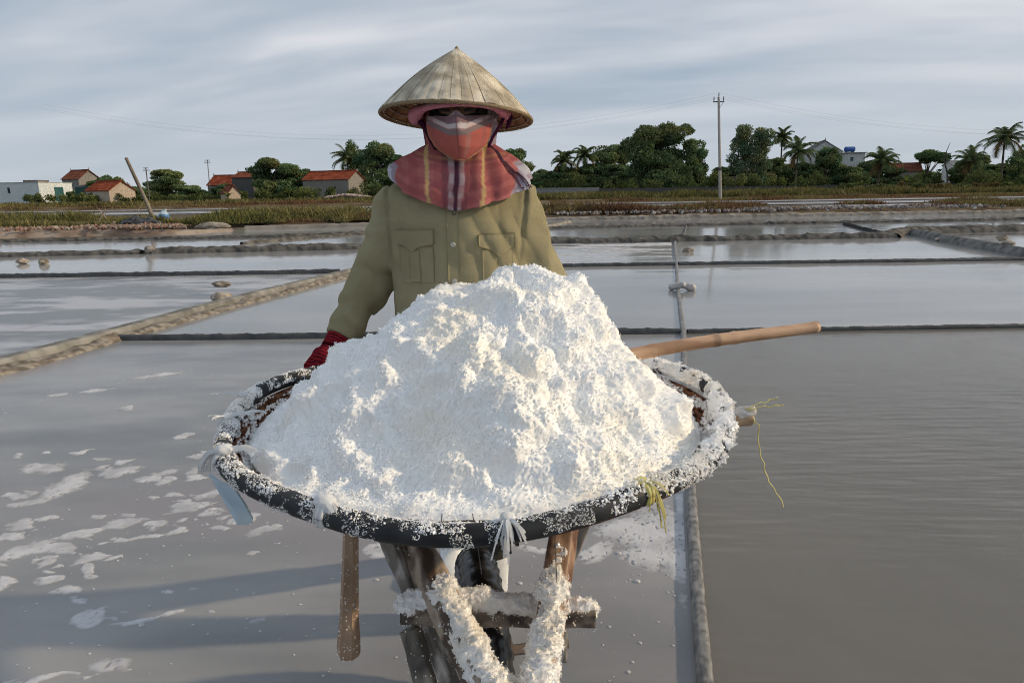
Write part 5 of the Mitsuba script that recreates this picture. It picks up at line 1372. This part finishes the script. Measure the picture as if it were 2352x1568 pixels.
def loc(P):     # into the torso's own frame (turned slightly to its left)
    x, y = P[:, 0] - CX, P[:, 1] - CY
    return np.stack([x * cy_ + y * sy_, -x * sy_ + y * cy_, P[:, 2]], 1)


TZ = [0.62, 0.72, 0.85, 1.00, 1.10, 1.18, 1.235, 1.275, 1.31, 1.34]
TA = [0.192, 0.190, 0.180, 0.178, 0.186, 0.190, 0.162, 0.115, 0.075, 0.062]
TB = [0.130, 0.128, 0.122, 0.116, 0.118, 0.114, 0.100, 0.080, 0.062, 0.056]
SHL, ELL_, WRL, GL = np.array([-0.300, 1.785, 1.214]), np.array([-0.388, 1.79, 1.00]), np.array([-0.463, 1.672, 0.862]), np.array([-0.482, 1.648, 0.798])
SHR, ELR, WRR, GR = np.array([0.020, 1.785, 1.210]), np.array([0.098, 1.80, 1.00]), np.array([0.190, 1.695, 0.875]), np.array([0.206, 1.672, 0.826])


def torso(P, off=0.0):
    q = loc(P)
    a_, b_ = np.interp(q[:, 2], TZ, TA) + off, np.interp(q[:, 2], TZ, TB) + off
    d = (np.sqrt((q[:, 0] / a_) ** 2 + (q[:, 1] / b_) ** 2) - 1) * b_
    d = np.maximum(d, 0.62 - q[:, 2])
    return np.maximum(d, q[:, 2] - 1.335 - off)


def folds(P):
    q = loc(P)
    front = np.clip(-q[:, 1] * 14, 0, 1)
    # long hanging folds on the sunlit half of the chest, slighter on the other
    vx = q[:, 0] + 0.035 * np.sin(q[:, 2] * 16 + 0.7) + 0.05 * (fbm(q * [3, 3, 3], 2, 5) - 0.5)
    hang = (np.abs(np.sin(vx * 57)) ** 0.7 - 0.6) * 0.0078 * np.clip(0.25 + q[:, 0] * 9, 0.12, 1) * np.clip((1.27 - q[:, 2]) * 8, 0, 1)
    n1 = fbm(q * [14, 10, 6], 3, 7) - 0.5
    n2 = fbm(q * [6, 6, 11], 3, 9) - 0.5
    return -(hang * front + 0.016 * n1 + 0.014 * n2 + 0.007 * (np.abs(2 * N3(q * [17, 12, 9] + 2, 15) - 1) - 0.4))


def sleeve_folds(P, a_, b_, seed):
    d = (b_ - a_) / np.linalg.norm(b_ - a_)
    s = (P - a_) @ d
    ang = np.arctan2(P[:, 1] - a_[1], P[:, 0] - a_[0])
    return 0.0075 * (np.abs(np.sin(ang * 2.5 + s * 7 + seed + 2.5 * (fbm(P * 5, 2, seed + 9) - 0.5))) ** 0.6 - 0.6) + 0.0035 * np.sin(s * 70 + 2.2 * np.sin(ang + seed) + 3 * (fbm(P * 9, 2, seed) - 0.5) * 3) + 0.015 * (fbm(P * 12, 3, seed + 3) - 0.5) - 0.017 * (np.abs(2 * N3(P * [15, 15, 11] + seed, seed + 4) - 1) - 0.4)


def sleeve(P, S, E_, W_, seed):
    up1 = caps(P, S, E_, 0.064, 0.055) + sleeve_folds(P, S, E_, seed) * 0.8
    cuff = E_ + (W_ - E_) * 0.80
    up2 = caps(P, E_, E_ + (W_ - E_) * 0.62, 0.057, 0.051) + sleeve_folds(P, E_, W_, seed + 1)
    d = smin(up1, up2, 0.03)
    d2 = caps(P, E_ + (W_ - E_) * 0.60, cuff, 0.043, 0.039) + 0.006 * (fbm(P * 22, 2, seed + 7) - 0.5)
    d = smin(d, d2, 0.012)
    dr = (W_ - E_) / np.linalg.norm(W_ - E_)
    return np.maximum(d, (P - cuff) @ dr - 0.012)


def shirt(P):
    d = torso(P) + folds(P)
    seam = lambda x0, sl: 0.006 * np.exp(-((P[:, 0] - x0 - sl * (P[:, 2] - 1.2)) / 0.0055) ** 2) * np.clip((P[:, 2] - 1.06) * 14, 0, 1)
    d = smin(d, sleeve(P, SHL, ELL_, WRL, 21), 0.032)
    d = smin(d, sleeve(P, SHR, ELR, WRR, 31), 0.032)
    return d + seam(-0.312, -0.05) + seam(0.036, 0.10)


OLIVE = mottled((0.275, 0.246, 0.150), (0.35, 0.316, 0.202), 5, 51, 1.2)
shv, shf = nets(shirt, (-0.56, 1.56, 0.60), (0.28, 1.95, 1.37), 0.0046)
put('shirt', (shv, shf), lambda v: OLIVE(v) * (0.93 + 0.14 * N3(v * 260, 3))[:, None], 'rough', True, parent=pk_)
skk = pk_ + '__shirt'


def front(x, z, y0=1.56, off=0.0):
    x, z = np.asarray(x, float), np.asarray(z, float)
    P = np.stack([x.ravel(), np.full(x.size, y0), z.ravel()], 1)
    for _ in range(45):
        P[:, 1] += np.clip(torso(P) + folds(P) - off, -0.02, 0.02) * 0.8
    return P.reshape(*x.shape, 3)


def patch(name, poly_x, poly_zt, poly_zb, off, t, n=18, m=12, col=None, lab=None, ruf=0.0):
    """a cloth piece lying on the shirt front: x from poly_x, top and bottom edges as functions of x"""
    xs_ = np.linspace(poly_x[0], poly_x[1], n)
    zt, zb_ = poly_zt(xs_), poly_zb(xs_)
    w = np.linspace(0, 1, m)
    Xg = np.repeat(xs_[:, None], m, 1); Zg = zb_[:, None] + (zt - zb_)[:, None] * w[None]
    P = front(Xg, Zg, off=off)
    if ruf:
        P[..., 1] -= ruf * np.sin(Xg * 420) * np.clip(w[None] * 1.4 - 0.4, 0, 1)
    return put(name, thick(P, t), col or (lambda v: OLIVE(v) * 0.97), 'rough', True, parent=skk, label=lab)


flat_ = lambda z: (lambda x: 0 * x + z)
pk1 = lambda x: np.interp(x, [-0.290, -0.262, -0.244, -0.226, -0.189], [1.128, 1.119, 1.106, 1.117, 1.124])
pk2 = lambda x: np.interp(x, [-0.078, -0.052, -0.027, -0.004, 0.016], [1.117, 1.107, 1.088, 1.103, 1.108])
patch('pocket', (-0.278, -0.190), flat_(1.118), flat_(1.028), 0.002, 0.005, lab='left chest pocket of the shirt in shade')
patch('pocket', (-0.070, 0.006), flat_(1.108), flat_(1.01), 0.002, 0.005, lab='right chest pocket of the shirt in the sun')
patch('pocket_pleat', (-0.252, -0.226), flat_(1.110), flat_(1.030), 0.0045, 0.004)
patch('pocket_flap', (-0.290, -0.189), flat_(1.159), pk1, 0.0065, 0.006)
patch('pocket_flap', (-0.078, 0.012), lambda x: 1.146 + 0 * x, pk2, 0.0065, 0.006, ruf=0.0012)
plx = lambda z: -0.141 + 0 * z
patch('placket', (-0.1555, -0.1265), flat_(1.22), flat_(0.90), 0.003, 0.005, 6, 60)
for z in (1.122, 1.032, 0.945):
    c = front(np.array([-0.141]), np.array([z]), off=0.0035)[0]
    put('button', tube([c + [0, 0.002, 0], c - [0, 0.0015, 0], c - [0, 0.0025, 0]], [0.0062, 0.0062, 0.0050], 14), (0.50, 0.49, 0.44), 'gloss', False, parent=skk)


# body: head, neck, trunk, arms and legs as one skin
HC = np.array([-0.122, 1.735, 1.425])


def face(P):
    d = ell(P, HC + [0, 0.012, 0.03], (0.076, 0.094, 0.098))
    d = smin(d, ell(P, HC + [0, -0.030, -0.035], (0.058, 0.062, 0.075)), 0.03)
    d = smin(d, ell(P, HC + [0, -0.058, -0.085], (0.022, 0.022, 0.016)), 0.02)
    d = smin(d, caps(P, HC + [0, -0.082, 0.020], HC + [0, -0.100, -0.022], 0.009, 0.013), 0.012)
    for s in (-1, 1):
        d = np.maximum(d, -(ell(P, HC + [0.031 * s, -0.098, 0.012], (0.017, 0.016, 0.011))))
        d = smin(d, ell(P, HC + [0.031 * s, -0.076, 0.012], (0.013, 0.012, 0.012)), 0.003)
        d = smin(d, caps(P, HC + [0.014 * s, -0.090, 0.030], HC + [0.050 * s, -0.074, 0.030], 0.007, 0.006), 0.008)
        d = smin(d, ell(P, HC + [0.078 * s, 0.015, 0.0], (0.010, 0.022, 0.032)), 0.008)
    d = smin(d, caps(P, HC + [-0.020, -0.086, -0.052], HC + [0.020, -0.086, -0.052], 0.006, 0.006), 0.008)
    return d


def hand(P, W_, G, a_, r0, off, palm_dir):
    """fist round the shaft at G (direction a_): palm on the palm_dir side, four bent fingers and a thumb"""
    a_ = a_ / np.linalg.norm(a_)
    b_ = palm_dir - a_ * (palm_dir @ a_); b_ /= np.linalg.norm(b_)
    c_ = np.cross(a_, b_)
    R_ = r0 + 0.010
    pt = lambda s, ph, q=R_: G + a_ * s + q * (math.cos(ph) * b_ + math.sin(ph) * c_)
    d = caps(P, W_, pt(0.0, 0.0, R_ + 0.012), 0.026 + off, 0.026 + off)
    for i, s in enumerate((-0.030, -0.010, 0.010, 0.029)):
        L = (0.92, 1.0, 0.98, 0.84)[i]
        ph = [0.15 + 3.6 * L * t_ for t_ in (0, 0.34, 0.68, 1.0)]
        pts = [pt(s, ph[0], R_ + 0.010), pt(s * 0.97, ph[1], R_ + 0.002), pt(s * 0.95, ph[2]), pt(s * 0.95, ph[3] * 0.96)]
        rad = [0.0105, 0.0095, 0.0088, 0.0078]
        f_ = np.minimum.reduce([caps(P, pts[k], pts[k + 1], rad[k] + off, rad[k + 1] + off) for k in range(3)])
        d = smin(d, f_, 0.005)
        d = smin(d, caps(P, pt(s * 0.6, -0.3, R_ + 0.012), pts[0], 0.014 + off, 0.0105 + off), 0.008)
    t0, t1, t2 = pt(-0.012, -0.45, R_ + 0.016), pt(-0.036, -1.2, R_ + 0.006), pt(-0.030, -2.1, R_ + 0.002)
    d = smin(d, np.minimum(caps(P, t0, t1, 0.0125 + off, 0.0105 + off), caps(P, t1, t2, 0.0105 + off, 0.0085 + off)), 0.006)
    return d


AXL, AXR = SH_L[1] - SH_L[0], SH_R[1] - SH_R[0]
HIPL, KNL, FTL = np.array([-0.215, 1.79, 0.80]), np.array([-0.215, 1.86, 0.46]), np.array([-0.205, 2.05, 0.09])
HIPR, KNR, FTR = np.array([-0.055, 1.77, 0.80]), np.array([-0.070, 1.70, 0.45]), np.array([-0.075, 1.73, 0.09])


def body(P):
    d = face(P)
    d = smin(d, caps(P, HC + [0, 0.03, -0.06], np.array([CX, CY + 0.01, 1.24]), 0.052, 0.058), 0.02)
    q = loc(P)
    a_, b_ = np.interp(q[:, 2], TZ, TA) - 0.022, np.interp(q[:, 2], TZ, TB) - 0.022
    t_ = np.maximum((np.sqrt((q[:, 0] / a_) ** 2 + (q[:, 1] / b_) ** 2) - 1) * b_, np.maximum(0.74 - q[:, 2], q[:, 2] - 1.30))
    d = smin(d, t_, 0.02)
    for S, E_, W_ in ((SHL, ELL_, WRL), (SHR, ELR, WRR)):
        d = smin(d, smin(caps(P, S, E_, 0.045, 0.036), caps(P, E_, W_, 0.036, 0.025), 0.01), 0.02)
    d = smin(d, hand(P, WRL, GL, AXL, 0.026, 0.0, np.array([-0.30, 0.35, 0.85])), 0.01)
    d = smin(d, hand(P, WRR, GR, AXR, 0.026, 0.0, np.array([0.30, 0.35, 0.85])), 0.01)
    for Hh, K, Ft in ((HIPL, KNL, FTL), (HIPR, KNR, FTR)):
        d = smin(d, smin(caps(P, Hh, K, 0.072, 0.050), caps(P, K, Ft, 0.050, 0.034), 0.02), 0.02)
    return d


bv, bf = nets(body, (-0.60, 1.55, 0.03), (0.32, 2.15, 1.58), 0.0075)
put('body', (bv, bf), mottled((0.23, 0.125, 0.075), (0.29, 0.165, 0.10), 20, 4), 'semi', True, parent=pk_)
fv, ff = nets(lambda P: face(P) - 0.0012, HC + [-0.085, -0.125, -0.01], HC + [0.085, -0.03, 0.06], 0.0026)
put('face', (fv, ff), lambda v: np.where((np.abs(np.abs(v[:, 0] - HC[0]) - 0.031) < 0.014)[:, None] & (np.abs(v[:, 2] - HC[2] - 0.012) < 0.0045)[:, None], [0.04, 0.032, 0.028], np.where(((np.abs(np.abs(v[:, 0] - HC[0]) - 0.031) < 0.019) & (np.abs(v[:, 2] - HC[2] - 0.033) < 0.0045))[:, None], [0.025, 0.02, 0.018], [0.25, 0.14, 0.085])), 'semi', True, parent=pk_)
# trousers and pale boots
put('trousers', nets(lambda P: np.maximum(np.minimum(smin(smin(caps(P, HIPL, KNL, 0.092, 0.070), caps(P, KNL, FTL, 0.070, 0.056), 0.02), smin(caps(P, HIPR, KNR, 0.092, 0.070), caps(P, KNR, FTR, 0.070, 0.056), 0.02), 0.03), ell(P, (CX, CY + 0.02, 0.80), (0.165, 0.115, 0.13))) + 0.008 * (fbm(P * 14, 3, 8) - 0.5), np.maximum(0.24 - P[:, 2], P[:, 2] - 0.88)), (-0.36, 1.58, 0.2), (0.1, 2.15, 0.92), 0.009), (0.055, 0.052, 0.045), 'rough', True, parent=pk_)
for K, Ft in ((KNL, FTL), (KNR, FTR)):
    toe = Ft + np.array([-0.01, -0.13, -0.05])
    top = K + (Ft - K) * 0.22
    put('boot', nets(lambda P: np.maximum(smin(caps(P, top, Ft, 0.063, 0.050), smin(caps(P, Ft + [0, 0.03, -0.04], toe, 0.045, 0.040), ell(P, toe, (0.045, 0.06, 0.04)), 0.02), 0.03), -0.005 - P[:, 2]), np.minimum(top, toe) - 0.11, np.maximum(top, Ft) + 0.11, 0.008), mottled((0.62, 0.64, 0.65), (0.74, 0.75, 0.75), 12, 4), 'semi', True, parent=pk_)


# striped knitted gloves reaching up under the cuffs
def glove_col(W_, E_):
    d_ = (W_ - E_) / np.linalg.norm(W_ - E_)

    def f(v):
        s = (v - W_) @ d_
        st = np.clip(np.sin(s * 2 * np.pi / 0.0085) * 2.5 + 0.2, 0, 1)[:, None]
        dark = np.exp(-((s - 0.012) / 0.006) ** 2)[:, None]
        return (np.array([0.30, 0.022, 0.030]) * st + np.array([0.05, 0.008, 0.014]) * (1 - st)) * (1 - 0.85 * dark)
    return f


for S, E_, W_, G, ax, pd in ((SHL, ELL_, WRL, GL, AXL, (-0.30, 0.35, 0.85)), (SHR, ELR, WRR, GR, AXR, (0.30, 0.35, 0.85))):
    c0 = E_ + (W_ - E_) * 0.70
    gm = nets(lambda P: smin(caps(P, c0, W_, 0.034, 0.029), hand(P, W_, G, ax, 0.026, 0.0022, np.array(pd)), 0.008) + 0.0016 * (fbm(P * 90, 2, 3) - 0.5), np.minimum(np.minimum(c0, W_), G) - 0.085, np.maximum(np.maximum(c0, W_), G) + 0.085, 0.0034)
    put('glove', gm, glove_col(W_, E_), 'rough', True, parent=pk_)


# ---- plaid cloth
def plaid_col(X_, Z_):
    """the plaid of the cape in cloth coordinates (metres)"""
    base_ = np.array([0.385, 0.135, 0.125])
    col = np.tile(base_, (len(X_), 1)).astype(float)

    def lay(c, w):
        nonlocal col
        w = np.clip(w, 0, 1)[:, None]
        col = col * (1 - w) + np.asarray(c) * w

    bnd = lambda t, c, hw: np.clip((hw - np.abs(t - c)) / 0.0012 + 0.5, 0, 1)
    lay((0.19, 0.055, 0.065), bnd(Z_, -0.058, 0.020) * 0.55)
    lay((0.15, 0.055, 0.070), bnd(X_, -0.010, 0.036) * 0.80)
    lay((0.42, 0.32, 0.33), bnd(X_, -0.0205, 0.0075) * 0.85)
    lay((0.42, 0.32, 0.33), bnd(X_, 0.0065, 0.0068) * 0.85)
    for x in (-0.115, -0.055, 0.040, 0.100):
        lay((0.29, 0.075, 0.08), bnd(X_, x, 0.011) * 0.45)
    for z in (-0.090, -0.122, -0.146):
        lay((0.27, 0.07, 0.08), bnd(Z_, z, 0.007) * 0.45)
    lay((0.055, 0.022, 0.04), bnd(X_, -0.0075, 0.0055) * 0.9)
    for x in (-0.083, 0.068):
        lay((0.52, 0.38, 0.17), bnd(X_, x, 0.0048) * 0.8)
    lay((0.43, 0.25, 0.12), bnd(Z_, -0.068, 0.0035) * 0.35)
    lay((0.30, 0.31, 0.39), np.clip((np.abs(X_ + 0.01) - 0.150) / 0.004, 0, 1) * 0.75)
    lay((0.50, 0.52, 0.58), bnd(np.abs(X_ + 0.01), 0.172, 0.010) * 0.7)
    return col


NC = np.array([-0.124, 1.752])
nu, nv = 200, 72
tu = np.linspace(-np.pi, np.pi, nu)      # 0 faces the camera
sv_ = np.linspace(0, 1, nv)
P = np.zeros((nu, nv, 3))
er = np.interp(np.abs(tu), [0, 0.5, 1.1, 1.7, 2.5, np.pi], [0.140, 0.152, 0.178, 0.180, 0.155, 0.148])
ez = np.interp(np.abs(tu), [0, 0.5, 1.1, 1.7, 2.5, np.pi], [1.205, 1.218, 1.252, 1.288, 1.262, 1.250])
ez = ez + 0.020 * np.clip(-np.sin(tu), 0, 1) * np.clip(np.sin(np.abs(tu)), 0, 1)
nr = 0.083 + 0.006 * np.cos(2 * tu)
for j, s in enumerate(sv_):
    f_ = s ** 1.25
    rad_ = nr + (er - nr) * (0.30 * s + 0.70 * np.clip(s * 1.25 - 0.12, 0, 1) ** 0.9)
    pl = (0.35 + 0.65 * np.clip(np.abs(tu) - 0.5, 0, 1)) * 0.0075 * np.sin(tu * 7 + 1.2 * np.sin(3 * s)) * (s ** 0.7) + 0.006 * np.sin(tu * 15 + 2 * s + 0.6) * (0.35 + 0.65 * s) * np.clip(0.6 + np.sin(tu), 0.2, 1.2)
    pl = pl + 0.010 * s ** 0.6 * np.clip(np.abs(tu) - 0.25, 0, 0.8) * (np.abs(np.sin(tu * 5.5 + 1.8 * s + 0.4)) ** 0.55 - 0.55)
    rad_ = rad_ + pl
    P[:, j, 0] = NC[0] + rad_ * np.sin(tu)
    P[:, j, 1] = NC[1] - rad_ * np.cos(tu) * 0.90
    P[:, j, 2] = 1.372 + (ez - 1.372) * f_ ** 0.92
P += (np.stack([fbm(P * 17 + k * 5, 3, 60 + k) - 0.5 for k in range(3)], -1)) * 0.020 * sv_[None, :, None] ** 0.5
pv = P.reshape(-1, 3)
for _ in range(6):       # keep the cloth just outside the shirt
    d = shirt(pv) - 0.008
    e_ = 0.004
    g_ = np.stack([shirt(pv + np.eye(3)[k] * e_) - shirt(pv - np.eye(3)[k] * e_) for k in range(3)], 1)
    g_ /= np.linalg.norm(g_, axis=1, keepdims=True) + 1e-9
    pv = pv - g_ * np.minimum(d, 0)[:, None]
P = pv.reshape(nu, nv, 3)
arc = np.sin(tu)[:, None] * np.linspace(0.085, 0.185, nv)[None]
hx = np.where(np.abs(tu)[:, None] < np.pi / 2, arc, np.sign(tu)[:, None] * (np.linspace(0.085, 0.185, nv)[None] * (2 - np.abs(np.sin(tu)[:, None]))))
hz_ = np.repeat((-0.02 - 0.14 * sv_)[None], nu, 0)
cm = thick(P, 0.0022)
ccol = np.vstack([plaid_col(hx.ravel(), hz_.ravel())] * 2) * (0.92 + 0.16 * fbm(cm[0] * 90, 3, 4))[:, None]
ccol = ccol * (1 + 0.35 * np.clip((fbm(cm[0] * 14, 3, 8) - 0.55) * 4, 0, 1))[:, None]
cape = put('cape', cm, ccol, 'rough', True, parent=pk_, label='red plaid cloth cape over the shoulders')
put('zip_pull', torus(np.array([-0.134, 1.615, 1.200]), (np.array([1.0, 0, 0]), np.array([0, 0, 1.0]), np.array([0, 1.0, 0])), 0.0048, 0.0014, 6, 16), (0.05, 0.05, 0.055), 'gloss', True, parent=cape)
zp = []
for k, a0 in enumerate((0.93, 0.965, 1.0)):
    i = np.searchsorted(tu, a0)
    zp.append(tube(P[i + np.minimum((np.arange(4, nv) * 0.06).astype(int), 6), np.arange(4, nv)] + np.array([0.003, -0.004, 0.001]), 0.0016 if k != 1 else 0.0011, 5))
put('zip', cat(zp), np.array([0.09, 0.03, 0.05]), 'semi', parent=cape)

# hood round the head, open at the face
def hoodf(P_):
    d = ell(P_, HC + [0, 0.022, 0.012], (0.094, 0.104, 0.128))
    d = smin(d, caps(P_, HC + [0, 0.01, -0.04], np.array([NC[0], NC[1] + 0.005, 1.335]), 0.084, 0.088), 0.03)
    d = d + 0.010 * (fbm(P_ * [18, 18, 7], 3, 13) - 0.5)
    d = np.abs(d + 0.003) - 0.003
    op = np.maximum(np.abs(P_[:, 0] - HC[0]) - 0.068, np.maximum(P_[:, 1] - (HC[1] - 0.028), np.abs(P_[:, 2] - HC[2] - 0.005) - 0.075))
    d = np.maximum(d, -op)
    return np.maximum(d, np.maximum(1.332 - P_[:, 2], P_[:, 2] - 1.52))


hv_, hf_ = nets(hoodf, HC + [-0.13, -0.13, -0.13], HC + [0.13, 0.16, 0.13], 0.0048)
put('hood', (hv_, hf_), plaid_col(hv_[:, 0] - HC[0] + 0.11, hv_[:, 2] - 1.39) * 0.9, 'rough', True, parent=pk_, label='plaid cloth hood round the head')
# dark under-cloth round the eyes
put('eye_band', nets(lambda P_: np.maximum(np.maximum(np.abs(face(P_) - 0.004) - 0.002, np.abs(P_[:, 2] - HC[2] - 0.005) - 0.034), np.maximum(P_[:, 1] - HC[1] + 0.02, -ell(P_, HC + [0, -0.105, 0.020], (0.060, 0.07, 0.0195)))), HC + [-0.1, -0.135, -0.045], HC + [0.1, 0.0, 0.055], 0.003), (0.02, 0.019, 0.02), 'rough', True, parent=pk_, label='black cloth band round the eyes')

# face mask with a pointed chin
nu2, nv2 = 61, 61
U, W2 = np.meshgrid(np.linspace(-1, 1, nu2), np.linspace(0, 1, nv2), indexing='ij')
hw = np.interp(np.linspace(0, 1, nv2), [0, 0.25, 0.5, 0.72, 0.88, 0.96, 1], [0.0765, 0.078, 0.074, 0.060, 0.036, 0.019, 0.001])
Pm = np.zeros((nu2, nv2, 3))
Pm[..., 0] = HC[0] + 0.006 * W2 + U * hw[None]
topz = 1.419 + 0.012 * np.exp(-((U) / 0.16) ** 2) + 0.013 * np.clip(np.abs(U) - 0.25, 0, 1)
Pm[..., 2] = topz + (1.3215 - topz) * W2 + 0.006 * np.sin(W2 * np.pi) * U ** 2
fwd_ = np.interp(np.linspace(0, 1, nv2), [0, 0.15, 0.4, 0.7, 1], [1.612, 1.598, 1.590, 1.598, 1.622])
au = np.abs(U) * (hw[None] / 0.0765)
Pm[..., 1] = fwd_[None] + 0.078 * au ** 1.55 + 0.006 * np.abs(U)
Pm[..., 1] += 0.0032 * (fbm(Pm * 24, 3, 4) - 0.5) * 2
qv = W2 + 0.30 * np.abs(U)
mc = np.tile(np.array([0.40, 0.118, 0.100]), (nu2 * nv2, 1))


def mlay(c, w):
    global mc
    w = np.clip(w, 0, 1).ravel()[:, None]
    mc = mc * (1 - w) + np.asarray(c) * w


bnd2 = lambda t, a_, b_: np.clip((t - a_) / 0.012 + 0.5, 0, 1) * np.clip((b_ - t) / 0.012 + 0.5, 0, 1)
mlay((0.19, 0.145, 0.165), bnd2(qv, -0.2, 0.30) * 0.85)
mlay((0.36, 0.29, 0.30), bnd2(qv, -0.1, 0.09) * 0.8 * (np.abs(U) < 0.22))
mlay((0.56, 0.49, 0.50), bnd2(qv, 0.27, 0.375) * 0.9)
mlay((0.19, 0.18, 0.19), bnd2(qv, 0.385, 0.51) * 0.85)
xr = bnd2(U, 0.08, 0.27)
mlay((0.55, 0.51, 0.51), xr * bnd2(qv, 0.24, 0.375) * 0.9)
mlay((0.33, 0.21, 0.20), bnd2(U, 0.24, 0.40) * bnd2(W2, 0.40, 2) * 0.45)
mlay((0.24, 0.12, 0.12), bnd2(np.abs(U), 0.74, 0.86) * 0.4)
mlay((0.14, 0.05, 0.05), np.exp(-(U / 0.018) ** 2) * 0.6)
mm_ = thick(Pm, 0.0022)
mk = put('mask', mm_, np.vstack([mc, mc]) * (0.94 + 0.12 * fbm(mm_[0] * 120, 2, 5))[:, None], 'rough', True, parent=pk_, label='red and grey plaid face mask coming to a point at the chin')
edge_pts = np.vstack([Pm[0, 18:-2], Pm[::6, -2], Pm[-1, -3:17:-1]]) + [0, -0.0016, 0]
put('piping', tube(edge_pts, 0.0021, 6), (0.40, 0.29, 0.13), 'rough', True, parent=mk, label='yellow piping along the edge of the mask')

# pink padded visor under the hat
av = np.linspace(-1, 1, 61)
ang_v = av * 1.62
vx_ = HC[0] + 0.004 + 0.112 * np.sin(ang_v)
vy_ = HC[1] - 0.118 * np.cos(ang_v) - 0.008
vz_ = 1.4465 - 0.020 * np.abs(av) ** 2.4 - 0.016 * np.clip(np.abs(av) - 0.8, 0, 1)
vr_ = np.interp(np.abs(av), [0, 0.5, 0.72, 0.88, 1], [0.0065, 0.008, 0.0145, 0.0190, 0.0125]) * np.where(av < 0, 1.08, 0.92)
vm = tube(np.stack([vx_, vy_, vz_], 1), vr_, 14)
vcol = lambda v: np.where((v[:, 2:3] > 1.447) & (np.abs(v[:, 0:1] - HC[0] + 0.03) < 0.075), mottled((0.20, 0.22, 0.25), (0.55, 0.50, 0.54), 60, 3, 2)(v), mottled((0.48, 0.17, 0.23), (0.60, 0.26, 0.31), 24, 4)(v))
put('visor', vm, vcol, 'rough', True, parent=pk_, label='pink padded visor under the brim of the hat')
STR = (0.045, 0.012, 0.03)
put('chin_strap', tube([(-0.222, 1.70, 1.425), (-0.203, 1.685, 1.400), (-0.190, 1.672, 1.372), (-0.178, 1.665, 1.350)], [0.008, 0.006, 0.005, 0.004], 6), STR, parent=pk_)
put('chin_strap', tube([(-0.010, 1.695, 1.428), (-0.022, 1.680, 1.402), (-0.040, 1.668, 1.375), (-0.050, 1.662, 1.352)], [0.0045, 0.004, 0.004, 0.0035], 6), STR, parent=pk_)
put('tassel', cat([tube([(-0.004, 1.70, 1.440), (0.004, 1.70, 1.425), (-0.006 + 0.004 * k, 1.70, 1.396 + 0.004 * k)], [0.007, 0.007, 0.002], 5) for k in range(3)]), STR, parent=pk_)

# ---- conical hat
hk_ = pk_ + '__hat'
used.add(hk_)
HA, HB, HR = np.array([-0.128, 1.782, 1.599]), np.array([-0.134, 1.780, 1.432]), 0.195
axh = HA - HB
axh = axh / np.linalg.norm(axh)
tilt_b = np.array([0.0, 0.085, 1.0]) + np.array([0.055, 0, 0]); tilt_b /= np.linalg.norm(tilt_b)
e1 = np.cross([0, 1.0, 0], tilt_b); e1 /= np.linalg.norm(e1)
e2 = np.cross(tilt_b, e1)


def hat_pt(a_, t_, off=0.0):
    """t 0 at the apex, 1 at the rim"""
    rim = HB + HR * (np.cos(a_)[..., None] * e1 + np.sin(a_)[..., None] * e2)
    bulge = (0.010 * np.sin(np.pi * t_) ** 1.0 + off)[..., None]
    mid = HA + (rim - HA) * t_[..., None]
    out = rim - HB; out = out / np.linalg.norm(out, axis=-1, keepdims=True)
    nrm_ = out * 0.65 + np.array([0, 0, 0.76])
    return mid + nrm_ * bulge


LEAF = mottled((0.50, 0.43, 0.32), (0.74, 0.67, 0.54), 30, 21, 1.6)
SPOT = mottled((0, 0, 0), (1, 1, 1), 26, 23, 3.5)
NL = 44
rl = np.random.default_rng(4)
for k in range(NL):
    a0, a1 = 2 * np.pi * k / NL, 2 * np.pi * (k + 1) / NL
    ta = np.linspace(0.03, 0.97, 5); tt = np.concatenate([[0.012], np.linspace(0.06, 0.985, 26)])
    Ag = a0 + (a1 - a0) * np.repeat(ta[:, None], len(tt), 1)
    Tg = np.repeat(tt[None], 5, 0)
    off = (0.0022 * np.sin(np.pi * ta) ** 0.6)[:, None] * Tg + 0.0012 * rl.normal() * Tg * 0.5
    P = hat_pt(Ag, Tg, off)
    tint = rl.uniform(0.84, 1.12)
    lc = lambda v, tint=tint: LEAF(v) * tint * (1 - 0.38 * np.clip(SPOT(v)[:, :1] - 0.35, 0, 1) * 1.3)
    put('leaf', thick(P, 0.0016), lc, 'rough', True, parent=hk_)
tt = np.linspace(0.03, 0.985, 20); aa_ = np.linspace(0, 2 * np.pi, 121)
P = hat_pt(np.repeat(aa_[:, None], 20, 1), np.repeat(tt[None], 121, 0), np.full((121, 20), -0.0035))
put('lining', thick(P[::-1][:, :], 0.001), mottled((0.24, 0.125, 0.065), (0.38, 0.215, 0.12), 30, 9), 'rough', True, parent=hk_)
for t_ in np.linspace(0.50, 0.96, 7):
    put('hoop', tube(hat_pt(aa_, np.full(121, t_), np.full(121, -0.0065)), 0.0022, 6, False), (0.42, 0.34, 0.25), 'rough', True, parent=hk_)
for k in range(16):
    a_ = 2 * np.pi * (k + 0.3) / 16
    tl = np.linspace(0.25, 0.985, 14)
    put('rib', tube(hat_pt(np.full(14, a_), tl, np.full(14, -0.0085)), 0.0018, 5), (0.30, 0.19, 0.11), 'rough', True, parent=hk_)
rimh = hat_pt(np.linspace(0, 2 * np.pi, 361), np.full(361, 0.992), np.full(361, -0.001))
rimr_ = 0.0042 + 0.0007 * (np.sin(np.arange(361) * 2 * np.pi / 3.0) > 0.2)
put('rim_binding', tube(rimh, rimr_, 8, False), lambda v: np.array([0.26, 0.195, 0.125]) * (0.75 + 0.5 * N3(v * 300, 4))[:, None], 'rough', True, parent=hk_)
put('tip', tube([HA + [0, 0, -0.006], HA + [0, 0, 0.002], HA + [0, 0, 0.006]], [0.007, 0.005, 0.001], 8), (0.36, 0.29, 0.20), 'rough', True, parent=hk_)
